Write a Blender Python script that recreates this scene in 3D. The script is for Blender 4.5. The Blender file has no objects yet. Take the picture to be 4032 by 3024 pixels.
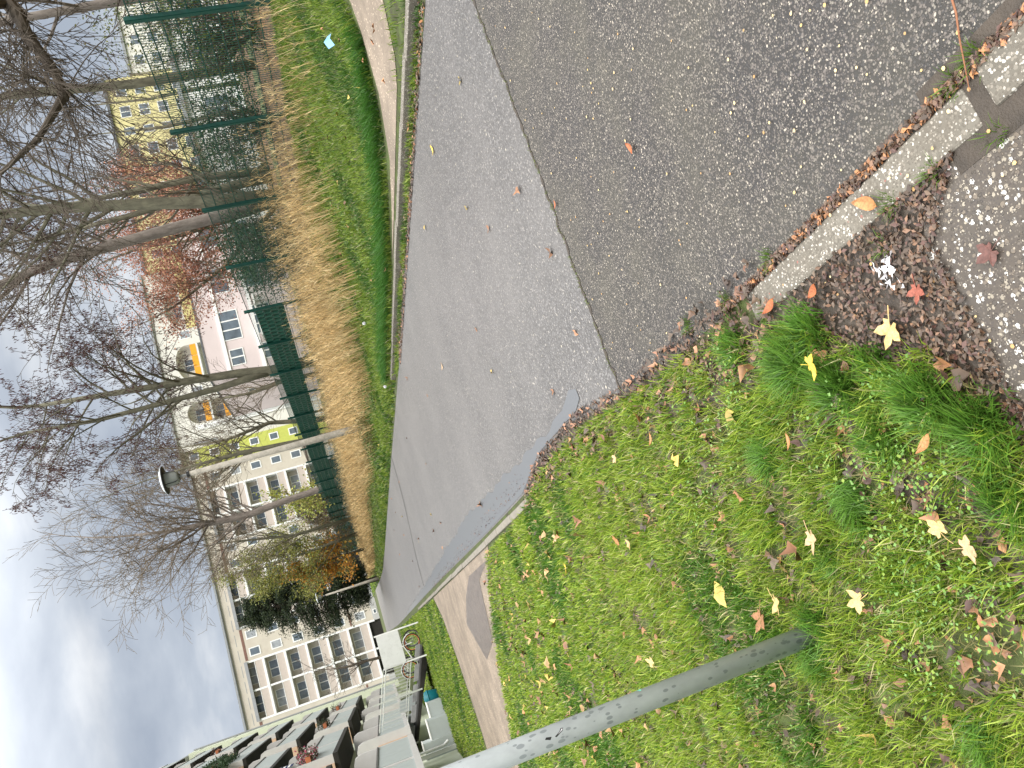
import bpy, math, random
import numpy as np
from mathutils import Vector, Matrix, noise
C = bpy.context.scene.collection
PI = math.pi
rad = math.radians
random.seed(7)
RS = np.random.RandomState(11)

# ------------------------------------------------------------------ camera, sky, sun, exposure
# world axes: +Y runs along the path, +X across it to the right, Z up (metres).
# The photograph was taken with the phone on its side: the picture's left is the world's up.
sc = bpy.context.scene
cam = bpy.data.cameras.new('camera'); camo = bpy.data.objects.new('camera', cam); C.objects.link(camo)
cam.sensor_width = 36.0; cam.lens = 3030.0 / 4032.0 * 36.0
cam.clip_start = 0.05; cam.clip_end = 4000
RIGHT = Vector((0.91300528, -0.31965653, -0.25345822))
DOWN = Vector((-0.31510427, -0.15798819, -0.93581463))
FWD = Vector((0.25909585, 0.93426947, -0.24496919))
mm = Matrix((DOWN, RIGHT, -FWD)).transposed().to_4x4()
mm.translation = Vector((0, 0, 1.6))
camo.matrix_world = mm
sc.camera = camo
SUN_EL, SUN_AZ = 40.0, 148.0           # azimuth measured clockwise from +Y
w = bpy.data.worlds.new('World'); sc.world = w; w.use_nodes = True
nt = w.node_tree; nt.nodes.clear()
def N(nt, t, **k):
    n = nt.nodes.new(t)
    for a, b in k.items():
        if a in n.inputs.keys() if isinstance(a, str) else False: n.inputs[a].default_value = b
        else: setattr(n, a, b)
    return n
out = nt.nodes.new('ShaderNodeOutputWorld'); bg = nt.nodes.new('ShaderNodeBackground')
sky = nt.nodes.new('ShaderNodeTexSky'); sky.sky_type = 'NISHITA'; sky.sun_disc = False
sky.sun_elevation = rad(SUN_EL); sky.sun_rotation = rad(SUN_AZ)
tc = nt.nodes.new('ShaderNodeTexCoord')
mp = nt.nodes.new('ShaderNodeMapping'); mp.inputs['Scale'].default_value = (1.0, 1.0, 2.6); mp.inputs['Location'].default_value = (0.35, 0.1, 0.2)
nt.links.new(tc.outputs['Generated'], mp.inputs['Vector'])
n1 = nt.nodes.new('ShaderNodeTexNoise'); n1.inputs['Scale'].default_value = 4.6; n1.inputs['Detail'].default_value = 7; n1.inputs['Roughness'].default_value = 0.5; n1.inputs['Distortion'].default_value = 0.15
nt.links.new(mp.outputs['Vector'], n1.inputs['Vector'])
cr = nt.nodes.new('ShaderNodeValToRGB')
e = cr.color_ramp.elements
e[0].position = 0.36; e[0].color = (0.46, 0.52, 0.62, 1)
e[1].position = 0.66; e[1].color = (0.93, 0.96, 1.0, 1)
m_ = e.new(0.50); m_.color = (0.61, 0.67, 0.76, 1)
nt.links.new(n1.outputs['Fac'], cr.inputs['Fac'])
# overcast dome: brighter overhead than near the horizon
sx = nt.nodes.new('ShaderNodeSeparateXYZ'); nt.links.new(tc.outputs['Generated'], sx.inputs['Vector'])
mr = nt.nodes.new('ShaderNodeMapRange'); mr.inputs['From Min'].default_value = 0.30; mr.inputs['From Max'].default_value = 0.80
mr.inputs['To Min'].default_value = 1.0; mr.inputs['To Max'].default_value = 5.2
nt.links.new(sx.outputs['Z'], mr.inputs['Value'])
vm = nt.nodes.new('ShaderNodeVectorMath'); vm.operation = 'SCALE'
mr2 = nt.nodes.new('ShaderNodeMapRange'); mr2.inputs['From Min'].default_value = 0.28; mr2.inputs['From Max'].default_value = 0.6
nt.links.new(sx.outputs['Z'], mr2.inputs['Value'])
mz = nt.nodes.new('ShaderNodeMix'); mz.data_type = 'RGBA'; nt.links.new(mr2.outputs['Result'], mz.inputs['Factor']); nt.links.new(cr.outputs['Color'], mz.inputs[6]); mz.inputs[7].default_value = (0.87, 0.87, 0.86, 1)
nt.links.new(mz.outputs[2], vm.inputs[0]); nt.links.new(mr.outputs['Result'], vm.inputs['Scale'])
vs = nt.nodes.new('ShaderNodeVectorMath'); vs.operation = 'SCALE'; vs.inputs['Scale'].default_value = 0.06
nt.links.new(sky.outputs['Color'], vs.inputs[0])
mx = nt.nodes.new('ShaderNodeMix'); mx.data_type = 'RGBA'; mx.inputs['Factor'].default_value = 0.88
nt.links.new(vs.outputs['Vector'], mx.inputs[6]); nt.links.new(vm.outputs['Vector'], mx.inputs[7])
nt.links.new(mx.outputs[2], bg.inputs['Color']); bg.inputs['Strength'].default_value = 1.0
nt.links.new(bg.outputs['Background'], out.inputs['Surface'])
sl = bpy.data.lights.new('sun', 'SUN'); sl.energy = 2.0; sl.angle = rad(16); sl.color = (1.0, 0.94, 0.85)
so = bpy.data.objects.new('sun', sl); C.objects.link(so)
sd = Vector((math.sin(rad(SUN_AZ)) * math.cos(rad(SUN_EL)), math.cos(rad(SUN_AZ)) * math.cos(rad(SUN_EL)), math.sin(rad(SUN_EL))))
so.rotation_euler = sd.to_track_quat('Z', 'Y').to_euler()
sc.view_settings.view_transform = 'Standard'; sc.view_settings.look = 'None'
sc.view_settings.exposure = 0.0; sc.view_settings.gamma = 1.0
sc.render.engine = 'CYCLES'

# ------------------------------------------------------------------ materials
def newmat(name, rough=0.8, metal=0.0, spec=0.5):
    m = bpy.data.materials.new(name); m.use_nodes = True
    b = m.node_tree.nodes['Principled BSDF']
    b.inputs['Roughness'].default_value = rough; b.inputs['Metallic'].default_value = metal
    b.inputs['Specular IOR Level'].default_value = spec
    return m, m.node_tree, b
def coord(nt, scale=1.0, obj=True):
    t = nt.nodes.new('ShaderNodeTexCoord'); mp = nt.nodes.new('ShaderNodeMapping')
    mp.inputs['Scale'].default_value = (scale,) * 3 if not isinstance(scale, tuple) else scale
    nt.links.new(t.outputs['Object'], mp.inputs['Vector']); return mp.outputs['Vector']
def ramp(nt, src, stops):
    r = nt.nodes.new('ShaderNodeValToRGB'); els = r.color_ramp.elements
    while len(els) < len(stops): els.new(0.5)
    for el, (p, c) in zip(els, stops): el.position = p; el.color = (*c, 1) if len(c) == 3 else c
    nt.links.new(src, r.inputs['Fac']); return r.outputs['Color']
def nz(nt, vec, scale, detail=4, rough=0.55):
    n = nt.nodes.new('ShaderNodeTexNoise'); n.inputs['Scale'].default_value = scale; n.inputs['Detail'].default_value = detail; n.inputs['Roughness'].default_value = rough
    nt.links.new(vec, n.inputs['Vector']); return n.outputs['Fac']
def mixc(nt, fac, a, b, mode='MIX'):
    x = nt.nodes.new('ShaderNodeMix'); x.data_type = 'RGBA'; x.blend_type = mode
    if isinstance(fac, float): x.inputs['Factor'].default_value = fac
    else: nt.links.new(fac, x.inputs['Factor'])
    for i, v in ((6, a), (7, b)):
        if isinstance(v, tuple): x.inputs[i].default_value = (*v, 1)
        else: nt.links.new(v, x.inputs[i])
    return x.outputs[2]
def bump(nt, b, h, strength=0.3, dist=0.01):
    n = nt.nodes.new('ShaderNodeBump'); n.inputs['Strength'].default_value = strength; n.inputs['Distance'].default_value = dist
    nt.links.new(h, n.inputs['Height']); nt.links.new(n.outputs['Normal'], b.inputs['Normal'])
def plain(name, col, rough=0.7, metal=0.0, var=0.12, scale=3.0, dirt=None, spec=0.5, bmp=0.0):
    m, nt, b = newmat(name, rough, metal, spec)
    v = coord(nt); f = nz(nt, v, scale, 6)
    lo = tuple(max(0, c * (1 - var)) for c in col); hi = tuple(min(1, c * (1 + var)) for c in col)
    c = ramp(nt, f, [(0.3, lo), (0.7, hi)])
    if dirt:
        f2 = nz(nt, v, scale * 2.3, 8, 0.7); k = ramp(nt, f2, [(0.5, (0, 0, 0)), (0.75, (1, 1, 1))])
        c = mixc(nt, k, c, dirt)
    nt.links.new(c, b.inputs['Base Color'])
    if bmp: bump(nt, b, nz(nt, v, scale * 12, 3), bmp, 0.005)
    return m
def colmat(name, rough=0.6, transl=0.25, spec=0.3):
    m, nt, b = newmat(name, rough, 0, spec)
    a = nt.nodes.new('ShaderNodeAttribute'); a.attribute_name = 'Col'
    nt.links.new(a.outputs['Color'], b.inputs['Base Color'])
    if transl:
        t = nt.nodes.new('ShaderNodeBsdfTranslucent'); nt.links.new(a.outputs['Color'], t.inputs['Color'])
        x = nt.nodes.new('ShaderNodeMixShader'); x.inputs[0].default_value = transl
        nt.links.new(b.outputs[0], x.inputs[1]); nt.links.new(t.outputs[0], x.inputs[2])
        nt.links.new(x.outputs[0], nt.nodes['Material Output'].inputs['Surface'])
    return m
def stone_mat(name, matrix, stones, scale, thr, rough=0.75, noise_tint=None, bstr=0.5, big=None, second=None):
    """aggregate: voronoi cells, each with its own stone colour, in a darker binder"""
    m, nt, b = newmat(name, rough)
    v = coord(nt)
    dn = nt.nodes.new('ShaderNodeTexNoise'); dn.inputs['Scale'].default_value = scale * 0.8; nt.links.new(v, dn.inputs['Vector'])
    vv = nt.nodes.new('ShaderNodeVectorMath'); vv.operation = 'MULTIPLY_ADD'; vv.inputs[1].default_value = (0.6 / scale,) * 3
    nt.links.new(dn.outputs['Color'], vv.inputs[0]); nt.links.new(v, vv.inputs[2])
    def layer(sc_, stops, th):
        vo = nt.nodes.new('ShaderNodeTexVoronoi'); vo.inputs['Scale'].default_value = sc_; nt.links.new(vv.outputs[0], vo.inputs['Vector'])
        sp = nt.nodes.new('ShaderNodeSeparateColor'); nt.links.new(vo.outputs['Color'], sp.inputs[0])
        col = ramp(nt, sp.outputs[0], stops)
        nt.nodes[-1].color_ramp.interpolation = 'CONSTANT'
        size = nt.nodes.new('ShaderNodeMath'); size.operation = 'MULTIPLY'; size.inputs[1].default_value = th; nt.links.new(sp.outputs[1], size.inputs[0])
        size.operation = 'MULTIPLY_ADD'; size.inputs[1].default_value = th*0.62; size.inputs[2].default_value = th*0.38
        sub = nt.nodes.new('ShaderNodeMath'); sub.operation = 'SUBTRACT'; nt.links.new(size.outputs[0], sub.inputs[0]); nt.links.new(vo.outputs['Distance'], sub.inputs[1])
        k = nt.nodes.new('ShaderNodeMath'); k.operation = 'MULTIPLY'; k.use_clamp = True; k.inputs[1].default_value = 14; nt.links.new(sub.outputs[0], k.inputs[0])
        return col, k.outputs[0]
    c1, k1 = layer(scale, stones, thr)
    base = ramp(nt, nz(nt, v, 3.0, 8, 0.65), [(0.3, tuple(c * 0.75 for c in matrix)), (0.7, tuple(c * 1.2 for c in matrix))])
    c = mixc(nt, k1, base, c1)
    if second:
        c2, k2 = layer(scale * second[0], second[1], second[2]); c = mixc(nt, k2, c, c2)
    if noise_tint:
        k = ramp(nt, nz(nt, v, noise_tint[1], 6, 0.6), [(0.42, (0, 0, 0)), (0.7, (1, 1, 1))])
        kk = nt.nodes.new('ShaderNodeMath'); kk.operation = 'MULTIPLY'; kk.inputs[1].default_value = noise_tint[2]; nt.links.new(k, kk.inputs[0])
        c = mixc(nt, kk.outputs[0], c, noise_tint[0])
    nt.links.new(c, b.inputs['Base Color'])
    bump(nt, b, k1, bstr, 0.003)
    return m, nt, b
W_ = (0.62, 0.60, 0.55)
M = {}
M['asphalt_old'], nt_, b_ = stone_mat('coarse_asphalt', (0.03, 0.027, 0.025), [(0, (0.045, 0.042, 0.042)), (0.3, (0.085, 0.073, 0.066)), (0.55, (0.13, 0.112, 0.10)), (0.82, (0.19, 0.17, 0.145)), (0.95, (0.40, 0.35, 0.29))], 150, 0.85, 0.62, ((0.11, 0.10, 0.07), 2.0, 0.35), 0.9,
    second=(0.45, [(0, (0.04, 0.038, 0.042)), (0.8, (0.10, 0.085, 0.085)), (0.965, (0.50, 0.43, 0.31))], 0.30))
M['asphalt'], nt_, b_ = stone_mat('fine_asphalt', (0.10, 0.094, 0.09), [(0, (0.075, 0.07, 0.07)), (0.4, (0.13, 0.124, 0.122)), (0.78, (0.20, 0.19, 0.187)), (0.96, (0.36, 0.33, 0.30))], 100, 0.95, 0.45, ((0.19, 0.178, 0.17), 0.6, 0.45), 0.7,
    second=(0.35, [(0, (0.12, 0.11, 0.105)), (0.7, (0.20, 0.185, 0.175)), (0.95, (0.5, 0.45, 0.36))], 0.35))
M['concrete_slab'], _, _ = stone_mat('exposed_aggregate_paving', (0.075, 0.062, 0.05), [(0, (0.07, 0.06, 0.05)), (0.25, (0.16, 0.13, 0.10)), (0.5, (0.32, 0.28, 0.22)), (0.72, (0.62, 0.60, 0.56)), (0.9, (0.75, 0.72, 0.68))], 75, 0.62, 0.6, ((0.05, 0.035, 0.025), 6, 0.45), 0.8,
    second=(2.4, [(0, (0.06, 0.05, 0.045)), (0.6, (0.14, 0.12, 0.10)), (0.9, (0.4, 0.35, 0.28))], 0.6))
M['kerb'], _, _ = stone_mat('washed_concrete_kerb', (0.15, 0.135, 0.11), [(0, (0.12, 0.105, 0.085)), (0.45, (0.22, 0.195, 0.16)), (0.72, (0.42, 0.38, 0.33)), (0.93, (0.65, 0.62, 0.56))], 130, 0.7, 0.75, ((0.13, 0.11, 0.085), 9, 0.5), 0.5,
    second=(0.5, [(0, (0.2, 0.18, 0.15)), (0.8, (0.5, 0.47, 0.42)), (0.97, (0.3, 0.12, 0.10))], 0.4))
M['kerb_far'] = plain('weathered_kerb', (0.21, 0.19, 0.16), 0.85, dirt=(0.12, 0.11, 0.08), scale=5)
M['dirt'], _, _ = stone_mat('gravelly_dirt', (0.24, 0.19, 0.145), [(0, (0.20, 0.16, 0.12)), (0.5, (0.32, 0.26, 0.20)), (0.82, (0.60, 0.50, 0.38))], 45, 0.5, 0.85, ((0.10, 0.08, 0.06), 1.3, 0.6), 0.6)
M['mud'] = plain('muddy_soil', (0.05, 0.038, 0.028), 0.6, var=0.4, scale=14, bmp=0.8)
M['wetmud'] = plain('wet_trodden_mud', (0.11, 0.085, 0.07), 0.35, var=0.5, scale=9, dirt=(0.045, 0.032, 0.026), bmp=0.9)
# ground soil with moss
m, nt_, b = newmat('mossy_soil', 0.9); v = coord(nt_)
c = ramp(nt_, nz(nt_, v, 5, 8, 0.7), [(0.3, (0.035, 0.028, 0.018)), (0.5, (0.06, 0.075, 0.02)), (0.7, (0.09, 0.13, 0.025))])
nt_.links.new(c, b.inputs['Base Color']); bump(nt_, b, nz(nt_, v, 60, 4), 0.7, 0.02); M['soil'] = m
m, nt_, b = newmat('leafy_soil_behind_fence', 0.9); v = coord(nt_)
c = ramp(nt_, nz(nt_, v, 9, 8, 0.75), [(0.3, (0.02, 0.015, 0.010)), (0.5, (0.07, 0.042, 0.02)), (0.62, (0.24, 0.12, 0.035)), (0.72, (0.06, 0.08, 0.02))])
nt_.links.new(c, b.inputs['Base Color']); M['leafy'] = m
m, nt_, b = newmat('puddle_water', 0.30); b.inputs['Base Color'].default_value = (0.125, 0.13, 0.14, 1); b.inputs['IOR'].default_value = 1.4
v = coord(nt_); bump(nt_, b, nz(nt_, v, 20, 2), 0.06, 0.004); M['puddle'] = m
M['col'] = colmat('grass_blades', 0.42, 0.38, 0.45); M['leafcol'] = colmat('leaf', 0.55, 0.2); M['dry'] = colmat('dry_stems', 0.8, 0.15)
M['litter'] = colmat('decaying_leaves', 0.45, 0.0, 0.5)
def bark(name, a, b2, scale=8):
    m, nt, b = newmat(name, 0.9); v = coord(nt, (1, 1, 0.35))
    c = ramp(nt, nz(nt, v, scale, 8, 0.7), [(0.3, a), (0.7, b2)]); nt.links.new(c, b.inputs['Base Color'])
    bump(nt, b, nz(nt, v, scale * 4, 6), 0.6, 0.02); return m
M['bark'] = bark('grey_green_bark', (0.07, 0.065, 0.045), (0.20, 0.19, 0.13))
M['bark_grey'] = bark('grey_bark', (0.12, 0.10, 0.085), (0.30, 0.26, 0.23))
M['twig'] = bark('dark_twigs', (0.055, 0.042, 0.033), (0.13, 0.105, 0.08), 3)
M['twig_brown'] = bark('brown_twigs', (0.10, 0.075, 0.05), (0.22, 0.175, 0.12), 3)
M['green_metal'] = plain('dark_green_coated_metal', (0.008, 0.060, 0.046), 0.35, var=0.2)
M['green_strip'] = plain('dark_green_plastic_strip', (0.010, 0.085, 0.060), 0.38, var=0.18, scale=1.2)
M['galv'] = None
m, nt_, b = newmat('galvanised_steel', 0.45, 0.2); v = coord(nt_, (1, 1, 0.5))
c0 = ramp(nt_, nz(nt_, v, 14, 6, 0.6), [(0.3, (0.46, 0.49, 0.51)), (0.7, (0.62, 0.66, 0.68))])
vo = nt_.nodes.new('ShaderNodeTexVoronoi'); vo.inputs['Scale'].default_value = 62; nt_.links.new(v, vo.inputs['Vector'])
sp = nt_.nodes.new('ShaderNodeSeparateColor'); nt_.links.new(vo.outputs['Color'], sp.inputs[0])
mu = nt_.nodes.new('ShaderNodeMath'); mu.operation = 'MULTIPLY'; mu.inputs[1].default_value = 0.5; nt_.links.new(sp.outputs[0], mu.inputs[0])
lt = nt_.nodes.new('ShaderNodeMath'); lt.operation = 'LESS_THAN'; nt_.links.new(vo.outputs['Distance'], lt.inputs[0]); nt_.links.new(mu.outputs[0], lt.inputs[1])
g2 = nt_.nodes.new('ShaderNodeMath'); g2.operation = 'GREATER_THAN'; g2.inputs[1].default_value = 0.45; nt_.links.new(sp.outputs[1], g2.inputs[0])
ml = nt_.nodes.new('ShaderNodeMath'); ml.operation = 'MULTIPLY'; nt_.links.new(lt.outputs[0], ml.inputs[0]); nt_.links.new(g2.outputs[0], ml.inputs[1])
c1 = mixc(nt_, ml.outputs[0], c0, (0.33, 0.36, 0.38)); nt_.links.new(c1, b.inputs['Base Color']); M['galv'] = m
M['concrete_pole'] = plain('weathered_concrete', (0.36, 0.33, 0.28), 0.9, var=0.25, scale=6, dirt=(0.2, 0.19, 0.15), bmp=0.4)
M['cream'] = plain('cream_render', (0.56, 0.51, 0.43), 0.9, var=0.08, scale=0.5, dirt=(0.50, 0.44, 0.37))
M['pinkpanel'] = plain('pinkish_render', (0.52, 0.45, 0.40), 0.9, var=0.06)
M['pink'] = plain('pale_pink_render', (0.62, 0.53, 0.52), 0.9, var=0.05, scale=0.6)
M['white'] = plain('white_paint', (0.80, 0.80, 0.78), 0.6, var=0.04)
M['offwhite'] = plain('off_white_render', (0.70, 0.68, 0.62), 0.85, var=0.06, scale=1)
M['graywall'] = plain('light_grey_plinth', (0.45, 0.45, 0.44), 0.9, var=0.06)
M['lime'] = plain('lime_green_render', (0.50, 0.53, 0.12), 0.9, var=0.08)
M['yellow'] = plain('yellow_render', (0.62, 0.55, 0.24), 0.9, var=0.08)
M['yellow2'] = plain('pale_yellow_render', (0.66, 0.59, 0.30), 0.9, var=0.08)
M['orange'] = plain('orange_panel', (0.82, 0.36, 0.02), 0.7, var=0.08)
M['brownp'] = plain('brick_red_band', (0.20, 0.11, 0.085), 0.9, var=0.25, scale=8)
M['darkroof'] = plain('dark_roof_edge', (0.10, 0.105, 0.115), 0.7)
M['soffit'] = plain('grey_metal_gutter', (0.28, 0.29, 0.30), 0.6)
M['gg'] = plain('grey_green_balcony_render', (0.40, 0.44, 0.43), 0.85, var=0.05)
M['pg'] = plain('pale_green_render', (0.60, 0.64, 0.50), 0.85, var=0.04)
M['lt'] = plain('light_balcony_fin', (0.54, 0.53, 0.515), 0.85, var=0.05)
M['peach'] = plain('peach_render', (0.62, 0.43, 0.30), 0.85, var=0.06)
M['capg'] = plain('dark_grey_cap', (0.12, 0.12, 0.115), 0.7)
M['glass'] = plain('window_glass', (0.12, 0.15, 0.18), 0.15, var=0.5, scale=0.9, spec=0.8)  # bluish grey base colour paints in the sky reflected by the panes
M['glassb'] = plain('window_glass_with_curtain', (0.32, 0.34, 0.36), 0.35, var=0.3, scale=1.5)
M['dark'] = plain('dark_opening', (0.02, 0.02, 0.022), 0.6)
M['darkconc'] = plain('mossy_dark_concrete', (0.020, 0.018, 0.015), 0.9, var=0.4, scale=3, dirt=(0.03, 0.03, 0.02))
M['conc'] = plain('grey_concrete_block', (0.33, 0.33, 0.33), 0.9, var=0.15, scale=6)
M['gravel'], _, _ = stone_mat('pebble_bed', (0.14, 0.12, 0.10), [(0, (0.22, 0.2, 0.17)), (0.5, (0.4, 0.37, 0.33)), (0.8, (0.6, 0.58, 0.54))], 18, 0.75, 0.8)
M['railm'] = plain('pale_grey_green_railing_paint', (0.52, 0.54, 0.49), 0.6)
M['black'] = plain('black_rubber', (0.012, 0.012, 0.012), 0.6)
M['orange_rim'] = plain('orange_rim', (0.72, 0.22, 0.08), 0.5)
M['chrome'] = plain('brushed_steel', (0.5, 0.5, 0.5), 0.3, 0.9)
M['red'] = plain('red_fabric', (0.55, 0.02, 0.03), 0.8)
M['blue'] = plain('navy_cloth', (0.02, 0.03, 0.12), 0.9)
M['teal'] = plain('teal_plastic', (0.0, 0.14, 0.18), 0.5)
M['terracotta'] = plain('terracotta', (0.42, 0.14, 0.06), 0.8)
M['lampbowl'] = plain('frosted_grey_lamp_bowl', (0.30, 0.32, 0.31), 0.35)
M['tissue'] = plain('white_paper', (0.88, 0.87, 0.90), 0.8, var=0.05)
M['skyblue'] = plain('light_blue_foil', (0.20, 0.45, 0.75), 0.4)
M['mint'] = plain('mint_sticker', (0.25, 0.75, 0.60), 0.5)

# ------------------------------------------------------------------ mesh helpers
class MB:
    def __init__(s): s.v = []; s.f = []
    def quad(s, a, b, c, d):
        i = len(s.v); s.v += [tuple(a), tuple(b), tuple(c), tuple(d)]; s.f.append((i, i+1, i+2, i+3)); return s
    def box(s, x0, x1, y0, y1, z0, z1):
        i = len(s.v)
        s.v += [(x0,y0,z0),(x1,y0,z0),(x1,y1,z0),(x0,y1,z0),(x0,y0,z1),(x1,y0,z1),(x1,y1,z1),(x0,y1,z1)]
        s.f += [(i,i+3,i+2,i+1),(i+4,i+5,i+6,i+7),(i,i+1,i+5,i+4),(i+1,i+2,i+6,i+5),(i+2,i+3,i+7,i+6),(i+3,i,i+4,i+7)]
        return s
    def prism(s, poly, axis, a, b):
        """poly in the two other axes, extruded from a to b along axis (0,1,2)"""
        n = len(poly); i = len(s.v)
        def P(p, t):
            q = list(p); q.insert(axis, t); return tuple(q)
        s.v += [P(p, a) for p in poly] + [P(p, b) for p in poly]
        s.f += [tuple(range(i+n-1, i-1, -1)), tuple(range(i+n, i+2*n))]
        for k in range(n): s.f.append((i+k, i+(k+1)%n, i+n+(k+1)%n, i+n+k))
        return s
    def tube(s, pts, rs, sides=6, cap=True):
        pts = [Vector(p) for p in pts]; n = len(pts)
        if not hasattr(rs, '__len__'): rs = [rs]*n
        i0 = len(s.v); up = Vector((0.31, 0.17, 0.93)); pr = None
        for k in range(n):
            t = (pts[min(k+1, n-1)] - pts[max(k-1, 0)])
            if t.length < 1e-9: t = Vector((0,0,1))
            t.normalize()
            if pr is None:
                a = t.cross(up)
                if a.length < 0.05: a = t.cross(Vector((1,0,0)))
            else: a = pr - t*pr.dot(t)
            a.normalize(); pr = a; b = t.cross(a)
            for j in range(sides):
                th = 2*PI*j/sides; q = pts[k] + (a*math.cos(th) + b*math.sin(th))*rs[k]; s.v.append((q.x, q.y, q.z))
        for k in range(n-1):
            for j in range(sides):
                a_ = i0+k*sides+j; b_ = i0+k*sides+(j+1)%sides; s.f.append((a_, b_, b_+sides, a_+sides))
        if cap:
            s.f.append(tuple(i0+j for j in range(sides-1, -1, -1))); s.f.append(tuple(i0+(n-1)*sides+j for j in range(sides)))
        return s
    def lathe(s, prof, c, sides=20):
        i0 = len(s.v); n = len(prof)
        for r, z in prof:
            for j in range(sides):
                th = 2*PI*j/sides; s.v.append((c[0]+r*math.cos(th), c[1]+r*math.sin(th), c[2]+z))
        for k in range(n-1):
            for j in range(sides):
                a = i0+k*sides+j; b = i0+k*sides+(j+1)%sides; s.f.append((a, b, b+sides, a+sides))
        s.f.append(tuple(i0+j for j in range(sides-1, -1, -1))); s.f.append(tuple(i0+(n-1)*sides+j for j in range(sides)))
        return s
    def torus(s, c, R, r, axis=0, n=28, m=6, a0=0, a1=2*PI):
        pts = []
        for k in range(n+1):
            t = a0+(a1-a0)*k/n; u, v_ = R*math.cos(t), R*math.sin(t)
            pts.append((c[0], c[1]+u, c[2]+v_) if axis == 0 else ((c[0]+u, c[1], c[2]+v_) if axis == 1 else (c[0]+u, c[1]+v_, c[2])))
        return s.tube(pts, r, m)
    def mesh(s, name):
        me = bpy.data.meshes.new(name); me.from_pydata(s.v, [], s.f); me.update(); return me
def obj(name, mb, mat, parent=None, smooth=False, loc=None):
    me = mb if isinstance(mb, bpy.types.Mesh) else mb.mesh(name)
    if mat is not None and not me.materials: me.materials.append(mat)
    if smooth: me.polygons.foreach_set('use_smooth', [True]*len(me.polygons))
    o = bpy.data.objects.new(name, me); C.objects.link(o)
    if parent is not None: o.parent = parent
    if loc is not None: o.location = loc
    return o
def thing(name, label, cat, loc=(0,0,0), group=None, rz=0):
    o = bpy.data.objects.new(name, None); C.objects.link(o); o.location = loc; o.rotation_euler = (0,0,rz)
    o['label'] = label; o['category'] = cat
    if group: o['group'] = group
    o.empty_display_size = 0.2
    return o
def tag(o, label, cat, group=None, kind=None):
    o['label'] = label; o['category'] = cat
    if group: o['group'] = group
    if kind: o['kind'] = kind
    return o
def struct(o, kind='structure', label=None, cat=None):
    o['kind'] = kind
    if label: o['label'] = label
    if cat: o['category'] = cat
    return o
def npmesh(name, V, F, col=None, mat=None, parent=None):
    me = bpy.data.meshes.new(name); V = np.asarray(V, np.float32); F = np.asarray(F, np.int32); k = F.shape[1]
    me.vertices.add(len(V)); me.vertices.foreach_set('co', V.ravel())
    me.loops.add(F.size); me.loops.foreach_set('vertex_index', F.ravel())
    me.polygons.add(len(F)); me.polygons.foreach_set('loop_start', np.arange(0, F.size, k, dtype=np.int32)); 
    me.update(calc_edges=True)
    if col is not None:
        a = me.color_attributes.new('Col', 'FLOAT_COLOR', 'POINT')
        c = np.ones((len(V), 4), np.float32); c[:, :3] = col; a.data.foreach_set('color', c.ravel())
    if mat: me.materials.append(mat)
    o = bpy.data.objects.new(name, me); C.objects.link(o)
    if parent is not None: o.parent = parent
    return o

# ------------------------------------------------------------------ terrain
def lerp_t(x, xs, ys): return float(np.interp(x, xs, ys))
def xr(y): return lerp_t(y, [3, 5, 9, 14, 22, 50, 90], [4.45, 4.5, 4.6, 4.6, 4.78, 5.2, 5.9])    # right edge of the path
def xl(y): return lerp_t(y, [-3, 2, 3, 3.9, 4.7, 6, 7, 9, 20, 50, 90], [0.78, 0.76, 0.78, 0.86, 1.0, 1.02, 0.88, 0.88, 0.98, 1.1, 1.3])
PX = [4.6, 4.8, 4.86, 6.0, 9.2, 14, 40]; PZ = [0, 0.0, 0.085, 0.17, 0.70, 0.95, 0.95]
def off(y): return xr(y) - 4.6
def hz(x, y):
    o = off(y); h = lerp_t(x - o, PX, PZ)
    k = min(1, max(0, (y-58)/42.0)); k = k*k*(3-2*k)
    return h + (0.85-h)*k
def hz_np(x, y):
    o = np.interp(y, [3, 5, 9, 14, 22, 50, 90], [4.45, 4.5, 4.6, 4.6, 4.78, 5.2, 5.9]) - 4.6
    h = np.interp(x-o, PX, PZ); k = np.clip((y-58)/42.0, 0, 1); k = k*k*(3-2*k); return h+(0.85-h)*k
us = [-1500, -300, -60, -20, -8, -4, -2, -1, 0, 0.78, 2, 3.5] + [4.6, 4.8, 4.86, 5.3, 6.0, 7, 8, 9.2, 10, 12, 14, 20, 40, 80, 150, 400, 1500]
ys = [-300, -20, -3, 0, 1.5, 3, 4, 5, 7, 9, 11, 14, 18, 22, 28, 35, 42, 50, 58] + [60+4*i for i in range(12)] + [112, 140, 300, 1500]
V = []; F = []
for yy in ys:
    for u in us:
        x = u + (off(yy) if u > 4 else 0); V.append((x, yy, hz(x, yy)))
nx = len(us)
for j in range(len(ys)-1):
    for i in range(nx-1): a = j*nx+i; F.append((a, a+1, a+1+nx, a+nx))
struct(npmesh('ground', V, F, None, M['soil']))
def strip_mesh(xa, xb, y0, y1, n, z, hfun=hz):
    mb = MB(); 
    for k in range(n+1):
        y = y0+(y1-y0)*k/n; a, b = xa(y), xb(y)
        mb.v += [(a, y, hfun(a, y)+z), (b, y, hfun(b, y)+z)]
    for k in range(n): i = 2*k; mb.f.append((i, i+1, i+3, i+2))
    return mb
def crack_y(x): return 3.87 + 0.025*math.sin(x*1.7) + 0.022*noise.noise(Vector((x*3.1, 3.3, 0))) + 0.03*noise.noise(Vector((x*9.7, 1.1, 0))) + 0.016*noise.noise(Vector((x*27, 7.7, 0)))
mb = MB(); nx_ = 220
rows = [-3, 1, 2, 3]
for k in range(nx_+1):
    t = k/nx_
    for y in rows + [None]:
        yy = y if y is not None else 3.86
        x = xl(yy) + (xr(yy)-xl(yy))*t
        if y is None: yy = crack_y(x)
        mb.v.append((x, yy, 0.004))
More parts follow.
